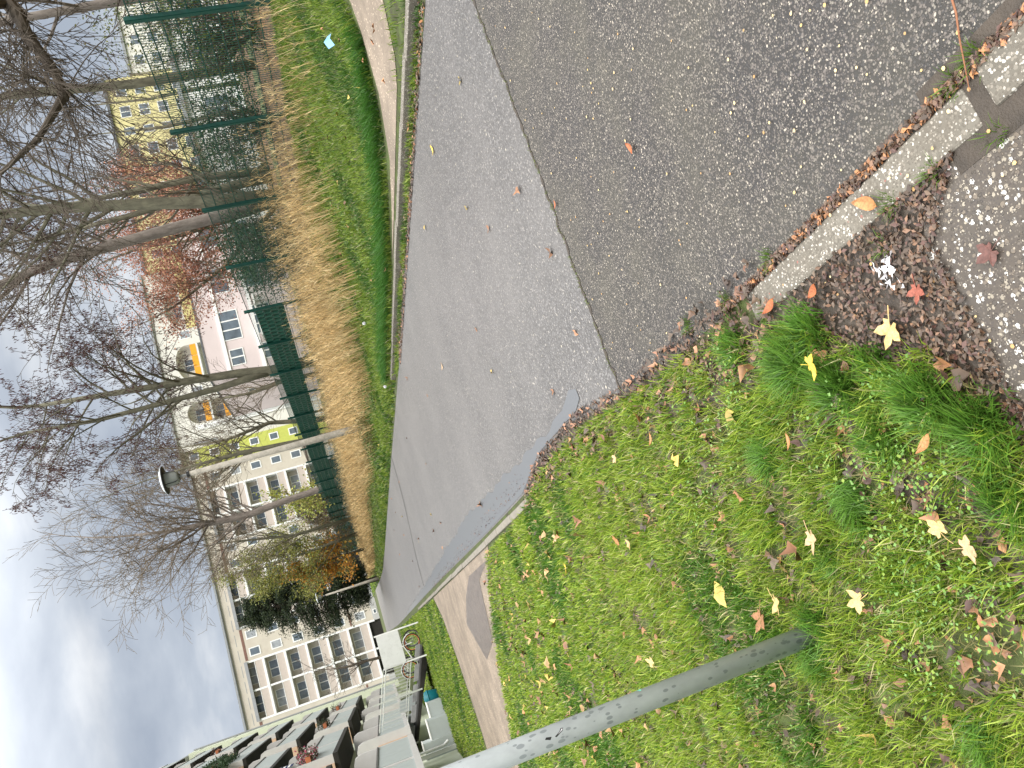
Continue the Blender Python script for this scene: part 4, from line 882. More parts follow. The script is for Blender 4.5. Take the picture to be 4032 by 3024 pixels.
bare_tree('shrub with pale yellow green leaves above the green strips', [st((9.6, 47, 0.8, .08), (9.7, 47, 2.4, .05), (9.8, 47, 4.2, .03))], 34, 14, 1.8, lo=0.3, mat_t='twig_brown',
    leaf=dict(n=1300, s=0.15, size=0.15, col=[(0.45, 0.50, 0.12), (0.36, 0.42, 0.10), (0.52, 0.48, 0.14)], asp=0.8), name='yellow_shrub')
bare_tree('dense brown leafless thicket at the end of the green strips', [st((9.9, 54, 0.7, .05), (9.9, 54, 2.5, .03), (9.7, 54, 3.6, .02)), st((10.2, 52, 0.7, .05), (10.3, 52, 2.3, .03), (10.4, 52, 3.4, .02)), st((9.3, 57, 0.7, .05), (9.3, 57, 2.3, .03), (9.2, 57, 3.0, .02)), st((8.6, 61, 0.7, .05), (8.6, 61, 2.0, .03), (8.6, 61, 3.0, .02))], 35, 26, 1.6, lo=0.05, kids=(6, 6, 6), mat_t='twig_brown', twig_r=0.011, spread=(20, 60),
    leaf=dict(n=3200, s=0.3, size=0.12, col=[(0.10, 0.12, 0.03), (0.16, 0.15, 0.05), (0.20, 0.12, 0.05)]), name='thicket')
bare_tree('pale green leafed bush beside the orange tree', [st((7.6, 63, 0.7, .06), (7.5, 63, 2.2, .04), (7.5, 63, 3.4, .02))], 37, 20, 1.6, lo=0.1, mat_t='twig_brown', twig_r=0.011,
    leaf=dict(n=2600, s=0.25, size=0.15, col=[(0.20, 0.24, 0.07), (0.28, 0.28, 0.10)]), name='bush')
# dark evergreen shrubs behind the fence
def shrub(lab, c, R, n, cols, size=0.055, seed=1, name='evergreen_shrub'):
    t = thing(name, lab, 'shrub', (c[0], c[1], hz(c[0], c[1])))
    T = Tree(seed, 0.006); base = Vector((0, 0, 0))
    for k in range(16):
        az = T.r.uniform(0, 6.28); T.branch(base, Vector((math.cos(az)*R[0]*0.5, math.sin(az)*R[1]*0.5, R[2])), R[2]*T.r.uniform(0.9, 1.5), 0.022, 2, 0.03, 0.14, (6, 6), 0.5, (25, 55), 0.2)
    obj('branches', T.tw, M['twig'], t); obj('stems', T.big, M['twig'], t)
    k = max(12, n//90); cc = RS.randn(k, 3); cc /= np.linalg.norm(cc, axis=1)[:, None]; cc *= (RS.rand(k)**0.45)[:, None]; cc = cc*np.array([R[0], R[1], R[2]])+np.array([0, 0, R[2]*0.95])
    i = RS.randint(0, k, n); P = cc[i]+RS.randn(n, 3)*0.20*min(R); P[:, 2] = np.abs(P[:, 2])
    V, F, c_ = leafcloud(P, size*(0.6+0.7*RS.rand(n)), pal(n, cols, 0.4), 0, 0.55)
    npmesh('foliage', V, F, c_, M['leafcol'], t)
HG = [(0.020, 0.045, 0.018), (0.03, 0.065, 0.022), (0.05, 0.09, 0.035)]
shrub('dark holly bush behind the wire mesh nearest the camera', (11.6, 12.4), (1.2, 1.4, 1.05), 4200, HG+[(0.14, 0.17, 0.04)], 0.06, 41)
shrub('dark green bush behind the mesh beyond the second post', (12.4, 16.2), (1.2, 1.3, 1.0), 4000, HG, 0.065, 42)
shrub('dark evergreen bush behind the mesh at the third post', (11.3, 19.6), (1.0, 1.7, 1.2), 5200, HG, 0.065, 43)
shrub('dark bush with glossy leaves in front of the leaning trunk', (12.6, 23.4), (1.3, 1.7, 1.25), 5200, HG, 0.07, 44)
shrub('olive bush with yellow leaves behind the first wire panel', (14.5, 12.0), (1.8, 1.6, 1.5), 4200, [(0.07, 0.10, 0.03), (0.22, 0.24, 0.05), (0.05, 0.08, 0.03)], 0.06, 45)
shrub('tall loose green bush far behind the first two posts', (19, 20), (2.6, 2.2, 2.0), 5200, [(0.05, 0.08, 0.03), (0.10, 0.13, 0.04), (0.20, 0.20, 0.05)], 0.085, 46)
shrub('low yellow flowered bush under the start of the green strips', (10.4, 25.5), (0.6, 1.8, 0.45), 1500, [(0.40, 0.33, 0.05), (0.12, 0.14, 0.04), (0.5, 0.4, 0.06)], 0.05, 47)
shrub('dark bush at the foot of the fence below the green strips', (10.3, 50), (0.8, 4.0, 0.8), 3000, HG, 0.09, 48)
shrub('broad dark green bush far behind the third wire panel', (19.5, 28), (2.4, 2.2, 1.6), 4200, HG+[(0.12, 0.12, 0.03)], 0.09, 49)
# conifer
def conifer():
    t = thing('dark_conifer', 'dense dark green conifer before the cream apartment block', 'tree', (5.9, 73.5, 0.6))
    mb = MB(); mb.tube([(0,0,-.2), (0.1,0,4), (0.3,0,8), (0.5,0,11.6)], [.25,.2,.13,.03], 8); obj('trunk', mb, M['twig'], t)
    P = []; br = MB()
    for k in range(240):
        z = 1.0+10.6*(k/240); 
        R = 3.1*math.sin(PI*min(1, (z+0.6)/12.6))**0.75+0.25; az = RS.rand()*6.28; L = R*(0.7+0.4*RS.rand())
        cx = 0.05*z*0.9; e_ = np.array([cx+math.cos(az)*L, math.sin(az)*L, z-0.25*L+0.7*RS.rand()])
        s_ = np.array([cx*0.8, 0, z-0.2]); br.tube([tuple(s_), tuple((s_+e_)/2+np.array([0,0,.15])), tuple(e_)], [0.05, 0.03, 0.01], 4, cap=False)
        for j in range(7):
            f = 0.4+0.6*j/6; c0 = s_*(1-f)+e_*f; m = 34
            P.append(c0+RS.randn(m, 3)*np.array([0.24, 0.24, 0.17]))
    P = np.concatenate(P); obj('branches', br, M['twig'], t)
    V, F, c = leafcloud(P, 0.20*(0.6+0.7*RS.rand(len(P))), pal(len(P), [(0.020, 0.035, 0.016), (0.035, 0.055, 0.02), (0.055, 0.075, 0.03), (0.012, 0.022, 0.012)], 0.3), 0, 0.35)
    npmesh('foliage', V, F, c, M['leafcol'], t)
conifer()

# ------------------------------------------------------------------ windows
_wm = {}
def window(parent, x, z, w_, h, y, kind='a', axis='y', panes=1, surround=0.14, glass='glass'):
    """window proud of a wall; the wall's face is the plane y (looking to -y) or x (axis 'x', looking to -x) or 'X' (looking to +x)"""
    key = (round(w_, 2), round(h, 2), panes, surround, glass, axis)
    if key not in _wm:
        f = MB(); g = MB(); s = surround
        def B(mb, a0, a1, c0, c1, d0, d1):
            if axis == 'y': mb.box(a0, a1, d0, d1, c0, c1)
            elif axis == 'x': mb.box(d0, d1, a0, a1, c0, c1)
            else: mb.box(-d1, -d0, a0, a1, c0, c1)
        B(f, -w_/2-s, w_/2+s, -s, 0, -.05, .02); B(f, -w_/2-s, w_/2+s, h, h+s, -.05, .02); B(f, -w_/2-s, -w_/2, 0, h, -.05, .02); B(f, w_/2, w_/2+s, 0, h, -.05, .02)
        for k in range(1, panes): xx = -w_/2+w_*k/panes; B(f, xx-.06, xx+.06, 0, h, -.04, .02)
        B(g, -w_/2, w_/2, 0, h, -.012, .02)
        fm, gm = f.mesh('window'), g.mesh('pane'); fm.materials.append(M['white']); gm.materials.append(M[glass]); _wm[key] = (fm, gm)
    fm, gm = _wm[key]
    loc = (x, y, z) if axis == 'y' else (y, x, z)
    o = obj('window', fm, None, parent, loc=loc); obj('pane', gm, None, o); return o

# ------------------------------------------------------------------ long apartment block across the view
YA = 111.0; GA = 0.85
def wall_part(name, bld, x0, x1, z0, z1, m, y0=YA, y1=None): 
    mb = MB(); mb.box(x0, x1, y0, y1 if y1 else YA+1.3, z0, z1); return obj(name, mb, M[m], bld)
A = thing('apartment_block', 'long cream apartment block with stacked loggias across the end of the path', 'building')
mb = MB(); mb.box(-30, 31.0, YA+1.3, YA+12, 0.3, 20.3); obj('wall', mb, M['cream'], A)
FL = [2.7+2.8*i for i in range(6)]
LOG = [(-26.5, -19.2), (-15.0, -7.7), (-3.6, 3.7), (8.2, 15.5), (20.0, 27.3)]
xs = -30.0
for a, b in LOG+[(31.0, 31.0)]:
    wall_part('wall', A, xs, a, 0.3, 20.3, 'cream'); wall_part('plinth', A, xs+0.002, a-0.002, 0.3, 1.7, 'graywall', YA-0.04, YA)
    n = max(1, int((a-xs)/2.2)) if a-xs > 3 else 1
    for k in range(n):
        xc = xs+(a-xs)*(k+0.5)/n
        for i, z in enumerate(FL): window(A, xc, z+0.05+(0 if (i+k) % 5 else 0), 0.85, 1.15, YA, glass='glassb' if (i*3+k) % 4 == 0 else 'glass')
        window(A, xc, 1.1, 0.45, 0.3, YA-0.04, surround=0.1)
        if k == 0 and a-xs > 3:
            mb = MB(); mb.box(xs+0.25, a-0.25, YA-0.02, YA, 17.95+0.42, 18.3+0.42); mb.box(xs+0.25, a-0.25, YA-0.02, YA, 4.6, 4.85); obj('brick_band', mb, M['brownp'], A)
    xs = b
for a, b in LOG:
    mid = (a+b)/2
    mb = MB(); mb.box(a, b, YA, YA+1.3, 18.75, 20.3); obj('wall', mb, M['cream'], A)
    mb = MB(); mb.box(a-.1, b+.1, YA-0.28, YA, 18.62, 18.85); mb.box(a-.1, b+.1, YA-0.34, YA-0.28, 18.55, 18.95); obj('gutter', mb, M['soffit'], A)
    fr_ = MB()
    for x in (a, mid, b): fr_.box(x-0.12, x+0.12, YA-0.10, YA+1.28, 1.6, 18.6)
    for i, z in enumerate(FL): fr_.box(a+.12, b-.12, YA-0.16, YA+1.26, z-0.28, z)
    obj('loggia_frame', fr_, M['white'], A)
    for i, z in enumerate(FL):
        for (u, v_) in ((a+.13, mid-.13), (mid+.13, b-.13)):
            mb = MB(); mb.box(u, v_, YA-0.05, YA+0.05, z, z+0.95); p_ = obj('parapet', mb, M['pinkpanel'], A)
            mb = MB(); mb.box(u, v_, YA-0.08, YA+0.08, z+0.95, z+1.02); obj('handrail', mb, M['white'], p_)
            window(A, (u+v_)/2+0.1*math.sin(i*5+u), z+0.9, 2.0, 1.3, YA+1.27, panes=2, surround=0.08, glass='glassb' if (i*7+int(u)) % 5 == 0 else 'glass')
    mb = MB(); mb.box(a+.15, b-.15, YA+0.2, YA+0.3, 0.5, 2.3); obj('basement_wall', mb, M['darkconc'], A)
mb = MB(); mb.box(-30.2, 31.0, YA-0.25, YA+12.2, 20.3, 20.42); mb.box(-30.2, 31.0, YA-0.32, YA-0.22, 20.38, 20.62); obj('roof_edge', mb, M['soffit'], A)
mb = MB(); mb.box(-30, 31, YA+0.5, YA+12, 20.42, 20.6); obj('roof', mb, M['darkroof'], A)
mb = MB(); 
for k in range(30): x = -28+k*2.0; mb.box(x, x+1.5, YA-0.012, YA, 19.35, 19.42)
obj('vent_slots', mb, M['soffit'], A)
# porch at the end of the path
po = thing('entrance_porch', 'small white entrance porch with dark doorway under the conifer', 'porch', (11.2, 107.5, 0.8))
mb = MB(); mb.box(-1.9, 1.9, -1.0, 3.4, 2.25, 2.6); obj('porch_roof', mb, M['white'], po)
mb = MB(); mb.box(-1.8, -1.5, -0.9, -0.6, 0, 2.25); mb.box(1.5, 1.8, -0.9, -0.6, 0, 2.25); obj('post', mb, M['white'], po)
mb = MB(); mb.box(-1.5, 1.5, 3.2, 3.4, 0, 2.2); obj('doorway_shade', mb, M['dark'], po)  # near-black panel paints the shade inside the open doorway
mb = MB(); 
for k in range(14): mb.box(-4+k*0.16, -3.96+k*0.16, -1, -0.96, 0, 1.0)
mb.box(-4.05, -1.8, -1, -0.96, 1.0, 1.06); obj('railing', mb, M['soffit'], po)
# white and lime stair section plus row with orange panels
Cc = thing('white_apartment_block', 'white apartment block with lime green stair strip and orange balcony panels', 'building')
mb = MB(); mb.box(31.0, 62, YA+1.3, YA+12, 0.3, 21.2); obj('wall', mb, M['offwhite'], Cc)
wall_part('wall', Cc, 31.0, 31.6, 0.3, 21.2, 'offwhite'); 
mb = MB(); mb.box(30.6, 33.6, YA-0.35, YA+1.3, 0.3, 19.4); lim = obj('stair_strip', mb, M['lime'], Cc)
for i in range(7): window(Cc, 32.5, 2.4+2.75*i, 0.8, 1.0, YA-0.35)
wall_part('wall', Cc, 33.6, 36.9, 0.3, 21.2, 'offwhite')
mb = MB(); mb.box(36.2, 36.9, YA-0.25, YA, 0.3, 18.2); obj('corner_pilaster', mb, M['white'], Cc)
mb = MB(); mb.box(34.2, 34.6, YA-0.03, YA, 15.8, 19.0); obj('vent_panel', mb, M['soffit'], Cc)
xs = 36.9
bays = [(37.2, 40.4), (43.9, 49.4), (52.8, 58.2)]
for (a, b) in bays+[(62, 62)]:
    wall_part('wall', Cc, xs, a, 0.3, 21.2, 'offwhite')
    if a < 60:
        window(Cc, (xs+a)/2, 16.4, 1.1, 1.3, YA, glass='glassb') if a-xs > 2 else None
        # arched opening at the top
        mb = MB(); n = 12; pts = [(a, 21.2), (a, 17.5)]+[((a+b)/2-(b-a)/2*math.cos(PI*k/n), 17.5+1.6*math.sin(PI*k/n)) for k in range(n+1)]+[(b, 17.5), (b, 21.2)]
        for k in range(n):
            t0, t1 = PI*k/n, PI*(k+1)/n; x0_, x1_ = (a+b)/2-(b-a)/2*math.cos(t0), (a+b)/2-(b-a)/2*math.cos(t1); z0_, z1_ = 17.5+1.6*math.sin(t0), 17.5+1.6*math.sin(t1)
            i = len(mb.v); mb.v += [(x0_, YA, z0_), (x1_, YA, z1_), (x1_, YA, 21.2), (x0_, YA, 21.2), (x0_, YA+1.3, z0_), (x1_, YA+1.3, z1_)]
            mb.f += [(i, i+1, i+2, i+3), (i, i+4, i+5, i+1)]
        obj('arch', mb, M['offwhite'], Cc)
        for i in range(6):
            z = 15.95-2.75*i
            mb = MB(); mb.box(a, b, YA-0.02, YA+1.3, z-0.25, z); obj('slab', mb, M['white'], Cc)
            for k in range(3):
                u = a+0.06+(b-a-0.06)*k/3; mb = MB(); mb.box(u, u+(b-a)/3-0.07, YA-0.05, YA, z+0.02, z+0.85); obj('balcony_panel', mb, M['orange' if (i == 0 and a < 50) or (i == 1 and a < 40) else 'offwhite'], Cc)
            window(Cc, (a+b)/2, z+0.95, 1.8, 1.2, YA+1.27, panes=2, surround=0.06)
    xs = b
mb = MB(); mb.box(30.8, 62.2, YA-0.3, YA+12, 21.2, 21.5); obj('roof_edge', mb, M['soffit'], Cc)
mb = MB(); mb.box(52.0, 62, YA-0.06, YA-0.002, 15.2, 16.6); obj('yellow_band', mb, M['yellow'], Cc)
# yellow block
D = thing('yellow_apartment_block', 'yellow apartment block seen through branches behind the wire fence', 'building')
mb = MB(); mb.box(62, 97, YA-1, YA+11, 0.3, 20.2); obj('wall', mb, M['yellow2'], D)
mb = MB(); mb.box(61.9, 97.2, YA-1.3, YA+11, 20.2, 20.6); obj('roof_edge', mb, M['darkroof'], D)
for i in range(6):
    for k in range(9): window(D, 64.5+k*3.7, 3.2+2.85*i, 1.9 if k % 2 else 1.2, 1.35, YA-1, panes=2 if k % 2 else 1, surround=0.12)
E_ = thing('pale_apartment_block', 'pale pinkish block glimpsed through branches right of the yellow one', 'building')
mb = MB(); mb.box(97.5, 150, YA-1, YA+11, 0.3, 16.0); obj('wall', mb, M['offwhite'], E_)
mb = MB(); mb.box(97.4, 150.2, YA-1.3, YA+11, 16.0, 16.4); obj('roof_edge', mb, M['soffit'], E_)
for i in range(5):
    for k in range(12): window(E_, 100+k*4.1, 2.6+2.75*i, 1.9, 1.4, YA-1, panes=2)
H_ = thing('white_house', 'low white walled house behind bushes at the nearest mesh panel', 'house')
mb = MB(); mb.box(33, 46, 44, 54, 0.5, 4.6); obj('wall', mb, M['white'], H_)
mb = MB(); mb.box(32.7, 46.3, 43.7, 54.3, 4.6, 4.85); obj('roof', mb, M['soffit'], H_)
for k in range(3): window(H_, 35.5+k*4, 2.0, 1.5, 1.4, 44, panes=2)

# ------------------------------------------------------------------ pink house behind the fence
P_ = thing('pink_house', 'pale pink flat roofed house standing behind the green fence strips', 'house')
X0, X1, Y0p, Y1p = 25.7, 44.0, 66.0, 78.0
mb = MB(); mb.box(X0, X1, Y0p, Y1p, 0.5, 9.55); obj('wall', mb, M['pink'], P_)
mb = MB(); mb.box(X0-.06, X1+.06, Y0p-.06, Y1p+.06, 9.55, 9.68); obj('roof_edge', mb, M['darkroof'], P_)
mb = MB(); mb.box(X0-0.03, X1, Y0p-0.12, Y0p, 7.72, 7.98); mb.box(X0-0.03, X1, Y0p-0.12, Y0p, 4.75, 5.05); obj('string_course', mb, M['white'], P_)
mb = MB(); mb.box(X0-0.05, X0+0.4, Y1p-0.6, Y1p+0.05, 0.5, 9.54); obj('corner_trim', mb, M['white'], P_)
for z in (6.45, 3.6): 
    window(P_, 27.2, z, 1.4, 1.05, Y0p, panes=2, surround=0.08); window(P_, 30.3, z-0.25, 2.7, 1.5, Y0p, panes=3, surround=0.08); window(P_, 34.8, z-0.2, 2.4, 1.45, Y0p, panes=2, surround=0.08); window(P_, 39.5, z-0.2, 2.4, 1.45, Y0p, panes=2, surround=0.08)
for z in (6.6, 3.4): window(P_, 71, z, 1.2, 0.5, X0, axis='x', surround=0.12)
mb = MB(); mb.box(28.2, 32.6, Y0p-1.3, Y0p-.001, 4.35, 4.5); ba = obj('balcony', mb, M['offwhite'], P_)
mb = MB()
for k in range(45): mb.box(28.2+k*0.1, 28.215+k*0.1, Y0p-1.3, Y0p-1.28, 3.5, 4.35)
mb.box(28.15, 32.65, Y0p-1.32, Y0p-1.26, 4.36, 4.44); obj('railing', mb, M['white'], ba)
# ------------------------------------------------------------------ balcony block at the left, seen edge on
Bb = thing('balcony_block', 'grey green apartment block with stepped balconies at the left', 'building')
XW = -4.15; XF = -3.02
mb = MB(); mb.box(-16, XW, 14, 75.5, 0.0, 19.2); obj('wall', mb, M['pg'], Bb)
mb = MB(); mb.box(-3.55, -3.0, 72.5, 75.2, 1.0, 18.6); mb.box(XW, -3.55, 73.5, 75.5, 1.0, 18.9); obj('end_pier', mb, M['pg'], Bb)
mb = MB()
for k in range(7): mb.box(-3.0, -2.985, 72.5, 75.2, 1.2+2.75*k, 1.26+2.75*k)
obj('joint', mb, M['soffit'], Bb)
mb = MB(); mb.tube([(-2.93, 74.6, 0.8), (-2.93, 74.6, 18.6)], 0.07, 8); obj('drainpipe', mb, M['soffit'], Bb)
mb = MB(); mb.box(-16.2, -3.2, 13.8, 75.8, 19.2, 19.5); obj('roof_edge', mb, M['soffit'], Bb)
def fin(parent, y, z, h, m='lt', x1=XF, th=0.22, w_=1.12):
    c = 0.28; pts = [(XW, z), (x1, z), (x1, z+h-c), (x1-c*0.3, z+h-c*0.3), (x1-c, z+h), (XW, z+h)]
    mb = MB(); mb.prism(pts, 1, y, y+th); 
    mb.v = [(p[0], p[1], p[2]) for p in mb.v]; return obj('fin', mb, M[m], parent)
for bi, yb in enumerate([63, 50, 36.5, 23.5]):
    for i in range(7):
        z = 1.55+2.75*i
        if z > 18.4: continue
        y0_, y1_ = yb-4.6, yb+5.2
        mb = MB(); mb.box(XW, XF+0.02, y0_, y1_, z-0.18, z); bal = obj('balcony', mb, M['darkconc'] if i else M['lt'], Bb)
        top = i == 6
        mb = MB(); mb.box(XF-0.12, XF, y0_+0.2, yb-0.3, z, z+1.0); mb.box(XF-0.12, XF, yb+0.25, y1_-0.2, z, z+1.0); obj('parapet', mb, M['gg'], bal)
        mb = MB(); mb.box(XF-0.15, XF+0.03, y0_+0.2, yb-0.31, z+1.0, z+1.05); mb.box(XF-0.15, XF+0.03, yb+0.26, y1_-0.2, z+1.0, z+1.05); obj('handrail', mb, M['capg'], bal)
        fin(bal, y0_, z, 1.9); fin(bal, yb-0.1, z, 2.2); fin(bal, y1_-0.22, z, 1.9)
        mb = MB(); mb.box(XW, XF-0.35, yb-0.3, yb-0.1, z, z+1.15); obj('side_panel', mb, M['orange' if (i, bi) in ((5, 0), (5, 1), (3, 1)) else 'peach'], bal)
        mb = MB(); mb.box(XW, XF-0.3, y0_-0.16, y0_-0.002, z, z+1.1); obj('side_panel', mb, M['peach'], bal)
        mb = MB(); mb.box(XW, XW+0.012, y0_+0.8, yb-0.8, z+0.2, z+2.2); mb.box(XW, XW+0.012, yb+0.9, y1_-0.8, z+0.9, z+2.2); obj('window', mb, M['glass'], bal)
# things on the balconies
pr = thing('parasol', 'bright red folded awning on a high balcony at the left', 'awning', (XF-0.3, 33.5, 12.8))
mb = MB(); mb.prism([(-2.0, 0.2), (2.0, 0.0), (2.2, 0.3), (1.8, 0.9), (-2.0, 1.0)], 0, -0.02, 0.5); obj('cloth', mb, M['red'], pr)
mb = MB(); mb.box(-0.04, 0.04, -2.1, 2.2, 1.0, 1.06); obj('bar', mb, M['soffit'], pr)
def plantbox(loc, lab, n, cols, L=1.6, drop=0.5, size=0.07, h=0.45):
    t = thing('flower_box', lab, 'plant', loc)
    mb = MB(); mb.prism([(-0.10, 0), (0.10, 0), (0.13, 0.18), (-0.13, 0.18)], 1, -L/2, L/2); obj('planter', mb, M['terracotta'], t)
    P = np.c_[RS.randn(n)*0.14+0.05, RS.uniform(-L/2, L/2, n), 0.1-drop*0.5+RS.rand(n)*(h+drop*0.5)]
    V, F, c = leafcloud(P, size*(0.6+0.7*RS.rand(n)), pal(n, cols, 0.3), 0, 0.8); npmesh('plants', V, F, c, M['leafcol'], t)
plantbox((XF+0.08, 33.0, 5.1), 'flower box with pink and white blossoms on a low balcony', 1500, [(0.05, 0.08, 0.03), (0.10, 0.10, 0.05), (0.6, 0.1, 0.2), (0.7, 0.68, 0.66), (0.12, 0.07, 0.05)], 2.0)
plantbox((XF+0.08, 47.5, 5.5), 'dark leafy flower box on a second floor balcony', 500, [(0.02, 0.04, 0.015), (0.07, 0.07, 0.04)], 1.6)
plantbox((XF+0.08, 60, 5.5), 'flower box with red brown plants on the farthest balcony stack', 300, [(0.10, 0.05, 0.03), (0.05, 0.07, 0.03)], 1.2)
plantbox((XF+0.05, 46.2, 11.1), 'green netting and climbing plants along an upper balcony', 2200, [(0.03, 0.06, 0.025), (0.05, 0.09, 0.04)], 4.4, 1.6, 0.10)
plantbox((XF+0.05, 33.2, 7.9), 'round dark evergreen plant hanging on the third balcony', 900, [(0.02, 0.04, 0.02), (0.04, 0.06, 0.03)], 0.9, 0.6)
plantbox((XF+0.05, 60.0, 13.7), 'sparse brown plant in a red planter high on the balcony stack', 160, [(0.12, 0.07, 0.05)], 1.0, 0.0)
for k, (y, lab) in enumerate([(32.2, 'blue and white striped towel hanging nearest the flower box'), (31.4, 'second blue and white striped towel further from the flower box')]):
    t = thing('striped_towel', lab, 'towel', (XF+0.10, y, 5.75+0.1*k))
    a = MB(); b = MB()
    for j in range(12): (a if j % 2 else b).box(0, 0.02, -0.28, 0.28, 0.09*j, 0.09*(j+1))
    obj('white_stripes', a, M['white'], t); obj('blue_stripes', b, M['blue'], t)

# ------------------------------------------------------------------ sloping entrance ramp, railing and bicycle stand
rp = thing('entrance_ramp', 'mossy dark concrete ramp rising to the balcony block', 'ramp', (0, 33.0, 0))
def rz_(x): return 0.29+(-1.15-x)*0.375
mb = MB(); xs_ = [-0.3, -1.15, -4.9]
mb.v = []
prof = [(-0.3, -0.05), (-1.15, 0.04), (-2.13, 0.50), (-3.72, 1.16), (-4.9, 1.66), (-4.9, rz_(-4.9)+0.02), (-1.15, 0.29), (-0.3, 0.0)]
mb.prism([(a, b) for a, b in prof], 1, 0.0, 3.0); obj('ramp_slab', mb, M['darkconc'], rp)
for k in range(6):
    x = -0.35-k*0.72; mb = MB(); z = rz_(x-0.3)+0.02 if x < -1 else 0.15+(-0.35-x)*0.3
    mb.prism([(x, z-0.05), (x-0.6, z+0.17), (x-0.6, z+0.36), (x, z+0.14)], 1, 0.25, 0.42); obj('concrete_block', mb, M['conc'], rp)
rl = thing('ramp_railing', 'pale metal bar railing on the ramp beside the white sign', 'railing', (0, 32.9, 0))
mb = MB(); mb.tube([(-0.85, 0, 1.78), (-5.2, 0, 3.28)], 0.022, 6); mb.tube([(-0.85, 0, 1.66), (-5.2, 0, 3.16)], 0.012, 5); mb.tube([(-0.9, 0, 0.66), (-5.2, 0, 2.18)], 0.018, 6); obj('rails', mb, M['railm'], rl)
mb = MB()
for k in range(34): x = -0.95-k*0.125; z = 0.66+(-0.9-x)*0.353; mb.tube([(x, 0, z), (x, 0, z+1.08)], 0.009, 4)
obj('bars', mb, M['railm'], rl)
for x in (-2.0, -3.8): mb = MB(); z = rz_(x); mb.box(x-0.03, x+0.03, -0.03, 0.03, z-0.1, z+1.9); obj('post', mb, M['railm'], rl)
rl2 = thing('ramp_railing', 'second pale bar railing on the far side of the ramp', 'railing', (0, 35.6, 0))
mb = MB(); mb.tube([(-0.9, 0, 1.68), (-5.4, 0, 3.2)], 0.022, 6); mb.tube([(-0.95, 0, 0.7), (-5.4, 0, 2.2)], 0.018, 6); obj('rails', mb, M['railm'], rl2)
mb = MB()
for k in range(32): x = -1.0-k*0.135; z = 0.70+(-0.95-x)*0.34; mb.tube([(x, 0, z), (x, 0, z+0.98)], 0.009, 4)
obj('bars', mb, M['railm'], rl2)
for k, (x, lab) in enumerate([(-2.3, 'pale grey screen panel behind the ramp nearest the sign'), (-3.0, 'middle pale grey screen panel behind the ramp'), (-3.7, 'third pale grey screen panel behind the ramp farthest from the sign')]):
    t = thing('screen_panel', lab, 'screen', (x, 36.4, rz_(x)-0.1)); mb = MB(); mb.prism([(0, 0.1), (-0.62, 0.3), (-0.55, 1.0), (-0.1, 0.85)], 1, 0, 0.1); obj('panel', mb, M['gg'], t); mb = MB(); mb.box(-0.6, 0.05, -0.1, 0, 0.02, 0.12); obj('foot', mb, M['conc'], t)
# white pipes and post in the left corner
dp = thing('canopy_post', 'white post and downpipe at the left edge beside the grey screens', 'post', (-3.98, 29.5, 0))
mb = MB(); mb.box(-0.05, 0.09, -0.05, 0.05, 0.0, 3.4); obj('post', mb, M['white'], dp)
mb = MB(); mb.tube([(0.30, -0.1, 0.25), (0.20, -0.1, 0.42), (0.19, -0.1, 0.5), (0.19, -0.1, 3.4)], 0.05, 10); obj('downpipe', mb, M['white'], dp)
mb = MB(); mb.box(-2.0, 0.3, -0.08, 0.08, 2.02, 2.14); obj('beam', mb, M['white'], dp)
gs = [(-2.75, 31.0, 0.55, 0.62, 'small grey bin screen next to the teal bin'), (-3.35, 30.2, 0.75, 0.80, 'grey bin screen with white top edge between the other two screens'), (-4.05, 30.0, 1.10, 0.90, 'largest pale grey bin screen behind the white post')]
for x, y, h, w_, lab in gs:
    t = thing('bin_screen', lab, 'screen', (x, y, 0)); mb = MB(); mb.box(-w_/2, w_/2, 0, 0.9, 0, h); obj('body', mb, M['gg'], t); mb = MB(); mb.box(-w_/2-.01, w_/2+.01, -0.02, 0.92, h, h+0.04); obj('top_edge', mb, M['white'], t)
t = thing('teal_bin', 'teal plastic bin beside the smallest grey screen', 'bin', (-2.35, 32.0, 0)); mb = MB(); mb.lathe([(0.16, 0), (0.24, 0.05), (0.29, 0.42), (0.24, 0.55), (0.02, 0.60)], (0, 0, 0), 18); obj('body', mb, M['teal'], t, True)
mb = MB(); mb.lathe([(0.30, 0.40), (0.31, 0.43), (0.29, 0.45)], (0,0,0), 18); obj('rim', mb, M['teal'], t, True)
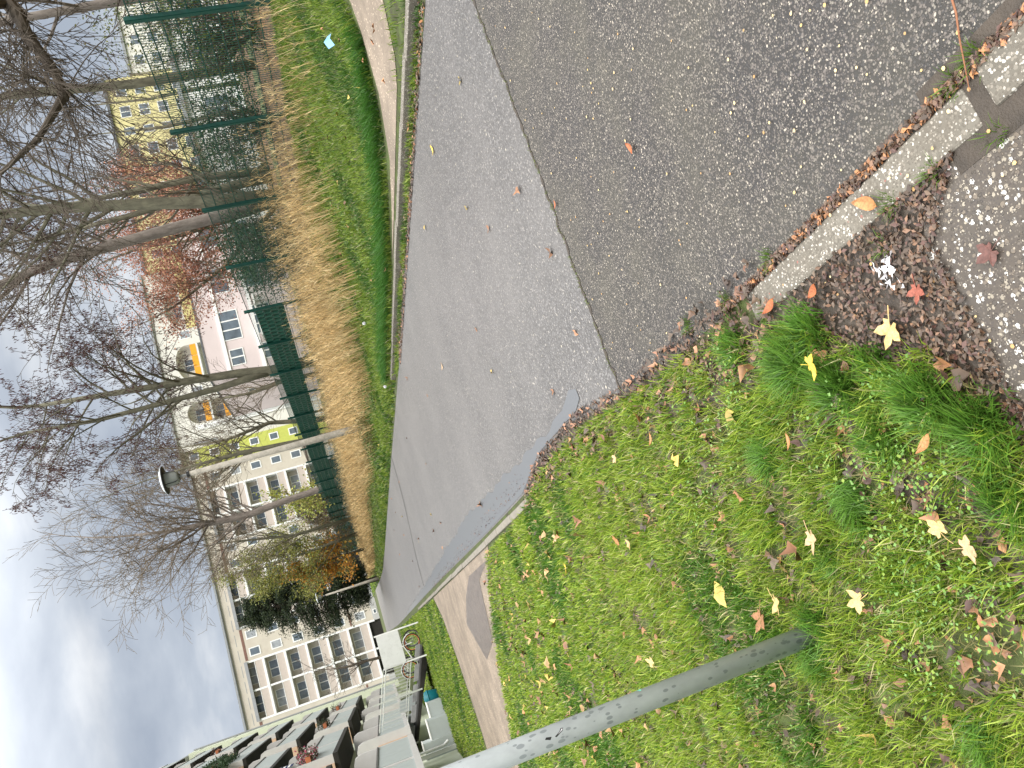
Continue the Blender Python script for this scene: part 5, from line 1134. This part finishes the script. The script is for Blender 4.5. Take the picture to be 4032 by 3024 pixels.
# sign seen from behind
sg = thing('white_sign', 'blank white sign board on two white posts in front of the bicycles', 'sign', (0, 31.66, 0))
mb = MB(); mb.box(-0.80, 0.43, -0.012, 0.012, 0.86, 1.73); o = obj('board', mb, plain('weathered_white_board', (0.70, 0.71, 0.69), 0.6, var=0.05, scale=2, dirt=(0.56, 0.57, 0.54)), sg)
for x in (0.45, -0.81): mb = MB(); mb.box(x-0.028, x+0.028, 0.014, 0.07, 0.0 if x > 0 else 0.05, 1.80 if x > 0 else 1.76); obj('post', mb, M['white'], sg)
def bicycle(loc, rzz, lab, frame_m, rim_m, tilt=0.0):
    t = thing('bicycle', lab, 'bicycle', loc, rz=rzz); t.rotation_euler = (tilt, 0, rzz)
    for cx in (0, 1.06):
        mb = MB(); mb.torus((cx, 0, 0.34), 0.325, 0.022, 1, 30, 6); wh = obj('tyre', mb, M['black']); wh.name = 'tyre'
        w2 = MB(); w2.torus((cx, 0, 0.34), 0.295, 0.013, 1, 30, 5); rim = obj('rim', w2, M[rim_m])
        w3 = MB()
        for k in range(18): a = 2*PI*k/18; w3.tube([(cx, 0.02*(-1)**k, 0.34), (cx+0.29*math.cos(a), 0, 0.34+0.29*math.sin(a))], 0.0022, 3, cap=False)
        w3.lathe([(0.02, -0.03), (0.02, 0.03)], (cx, 0, 0.34), 8); whl = obj('wheel', w3, M['chrome'], t); wh.parent = whl; rim.parent = whl
        mb = MB(); mb.torus((cx, 0, 0.34), 0.365, 0.014, 1, 18, 5, rad(20), rad(170)); obj('mudguard', mb, M['white'] if frame_m == 'white' else M['black'], t)
    f = MB(); bb = (0.45, 0, 0.30); st_ = (0.30, 0, 0.78); hd = (0.86, 0, 0.86); hb = (0.90, 0, 0.68)
    for a, b, r in ((bb, st_, .018), (bb, hb, .020), (st_, (0.855, 0, 0.80), .018), ((0, 0.04, .34), bb, .011), ((0, -0.04, .34), bb, .011), ((0, 0.04, .34), st_, .009), ((0, -0.04, .34), st_, .009), (hd, hb, .02), (hb, (1.06, 0.05, .34), .013), (hb, (1.06, -0.05, .34), .013)): f.tube([a, b], r, 6)
    obj('frame', f, M[frame_m], t)
    h = MB(); h.tube([hd, (0.84, 0, 1.0)], .012, 6); h.tube([(0.70, 0.28, 1.02), (0.82, 0.16, 1.0), (0.86, 0, 1.0), (0.82, -0.16, 1.0), (0.70, -0.28, 1.02)], .012, 6); obj('handlebar', h, M['black'], t)
    s_ = MB(); s_.tube([st_, (0.27, 0, 0.93)], .012, 6); s_.prism([(0.14, -0.08), (0.20, -0.09), (0.42, -0.02), (0.42, 0.02), (0.20, 0.09), (0.14, 0.08)], 2, 0.93, 0.98); obj('saddle', s_, M['black'], t)
    c = MB(); c.torus((0.45, 0.03, 0.30), 0.09, 0.006, 1, 16, 4); c.tube([(0.45, 0.03, .30), (0.58, 0.06, .20)], .008, 5); c.tube([(0.45, -0.03, .30), (0.32, -0.06, .40)], .008, 5); c.box(0.55, 0.63, 0.06, 0.13, 0.19, 0.21); c.box(0.27, 0.35, -0.13, -0.06, 0.39, 0.41); obj('crankset', c, M['black'], t)
bicycle((-1.30, 33.5, 0.42), rad(-2), 'white framed bicycle with orange rims behind the sign', 'white', 'orange_rim', 0.1)
bpy.data.objects[[o.name for o in bpy.data.objects if o.name.startswith('bicycle')][-1]].rotation_euler = (0.05, rad(19), rad(-4))
bicycle((-1.15, 34.1, 0.34), rad(6), 'dark framed bicycle leaning behind the white bicycle', 'black', 'chrome', -0.15)
bpy.data.objects[[o.name for o in bpy.data.objects if o.name.startswith('bicycle')][-1]].rotation_euler = (-0.05, rad(19), rad(6))
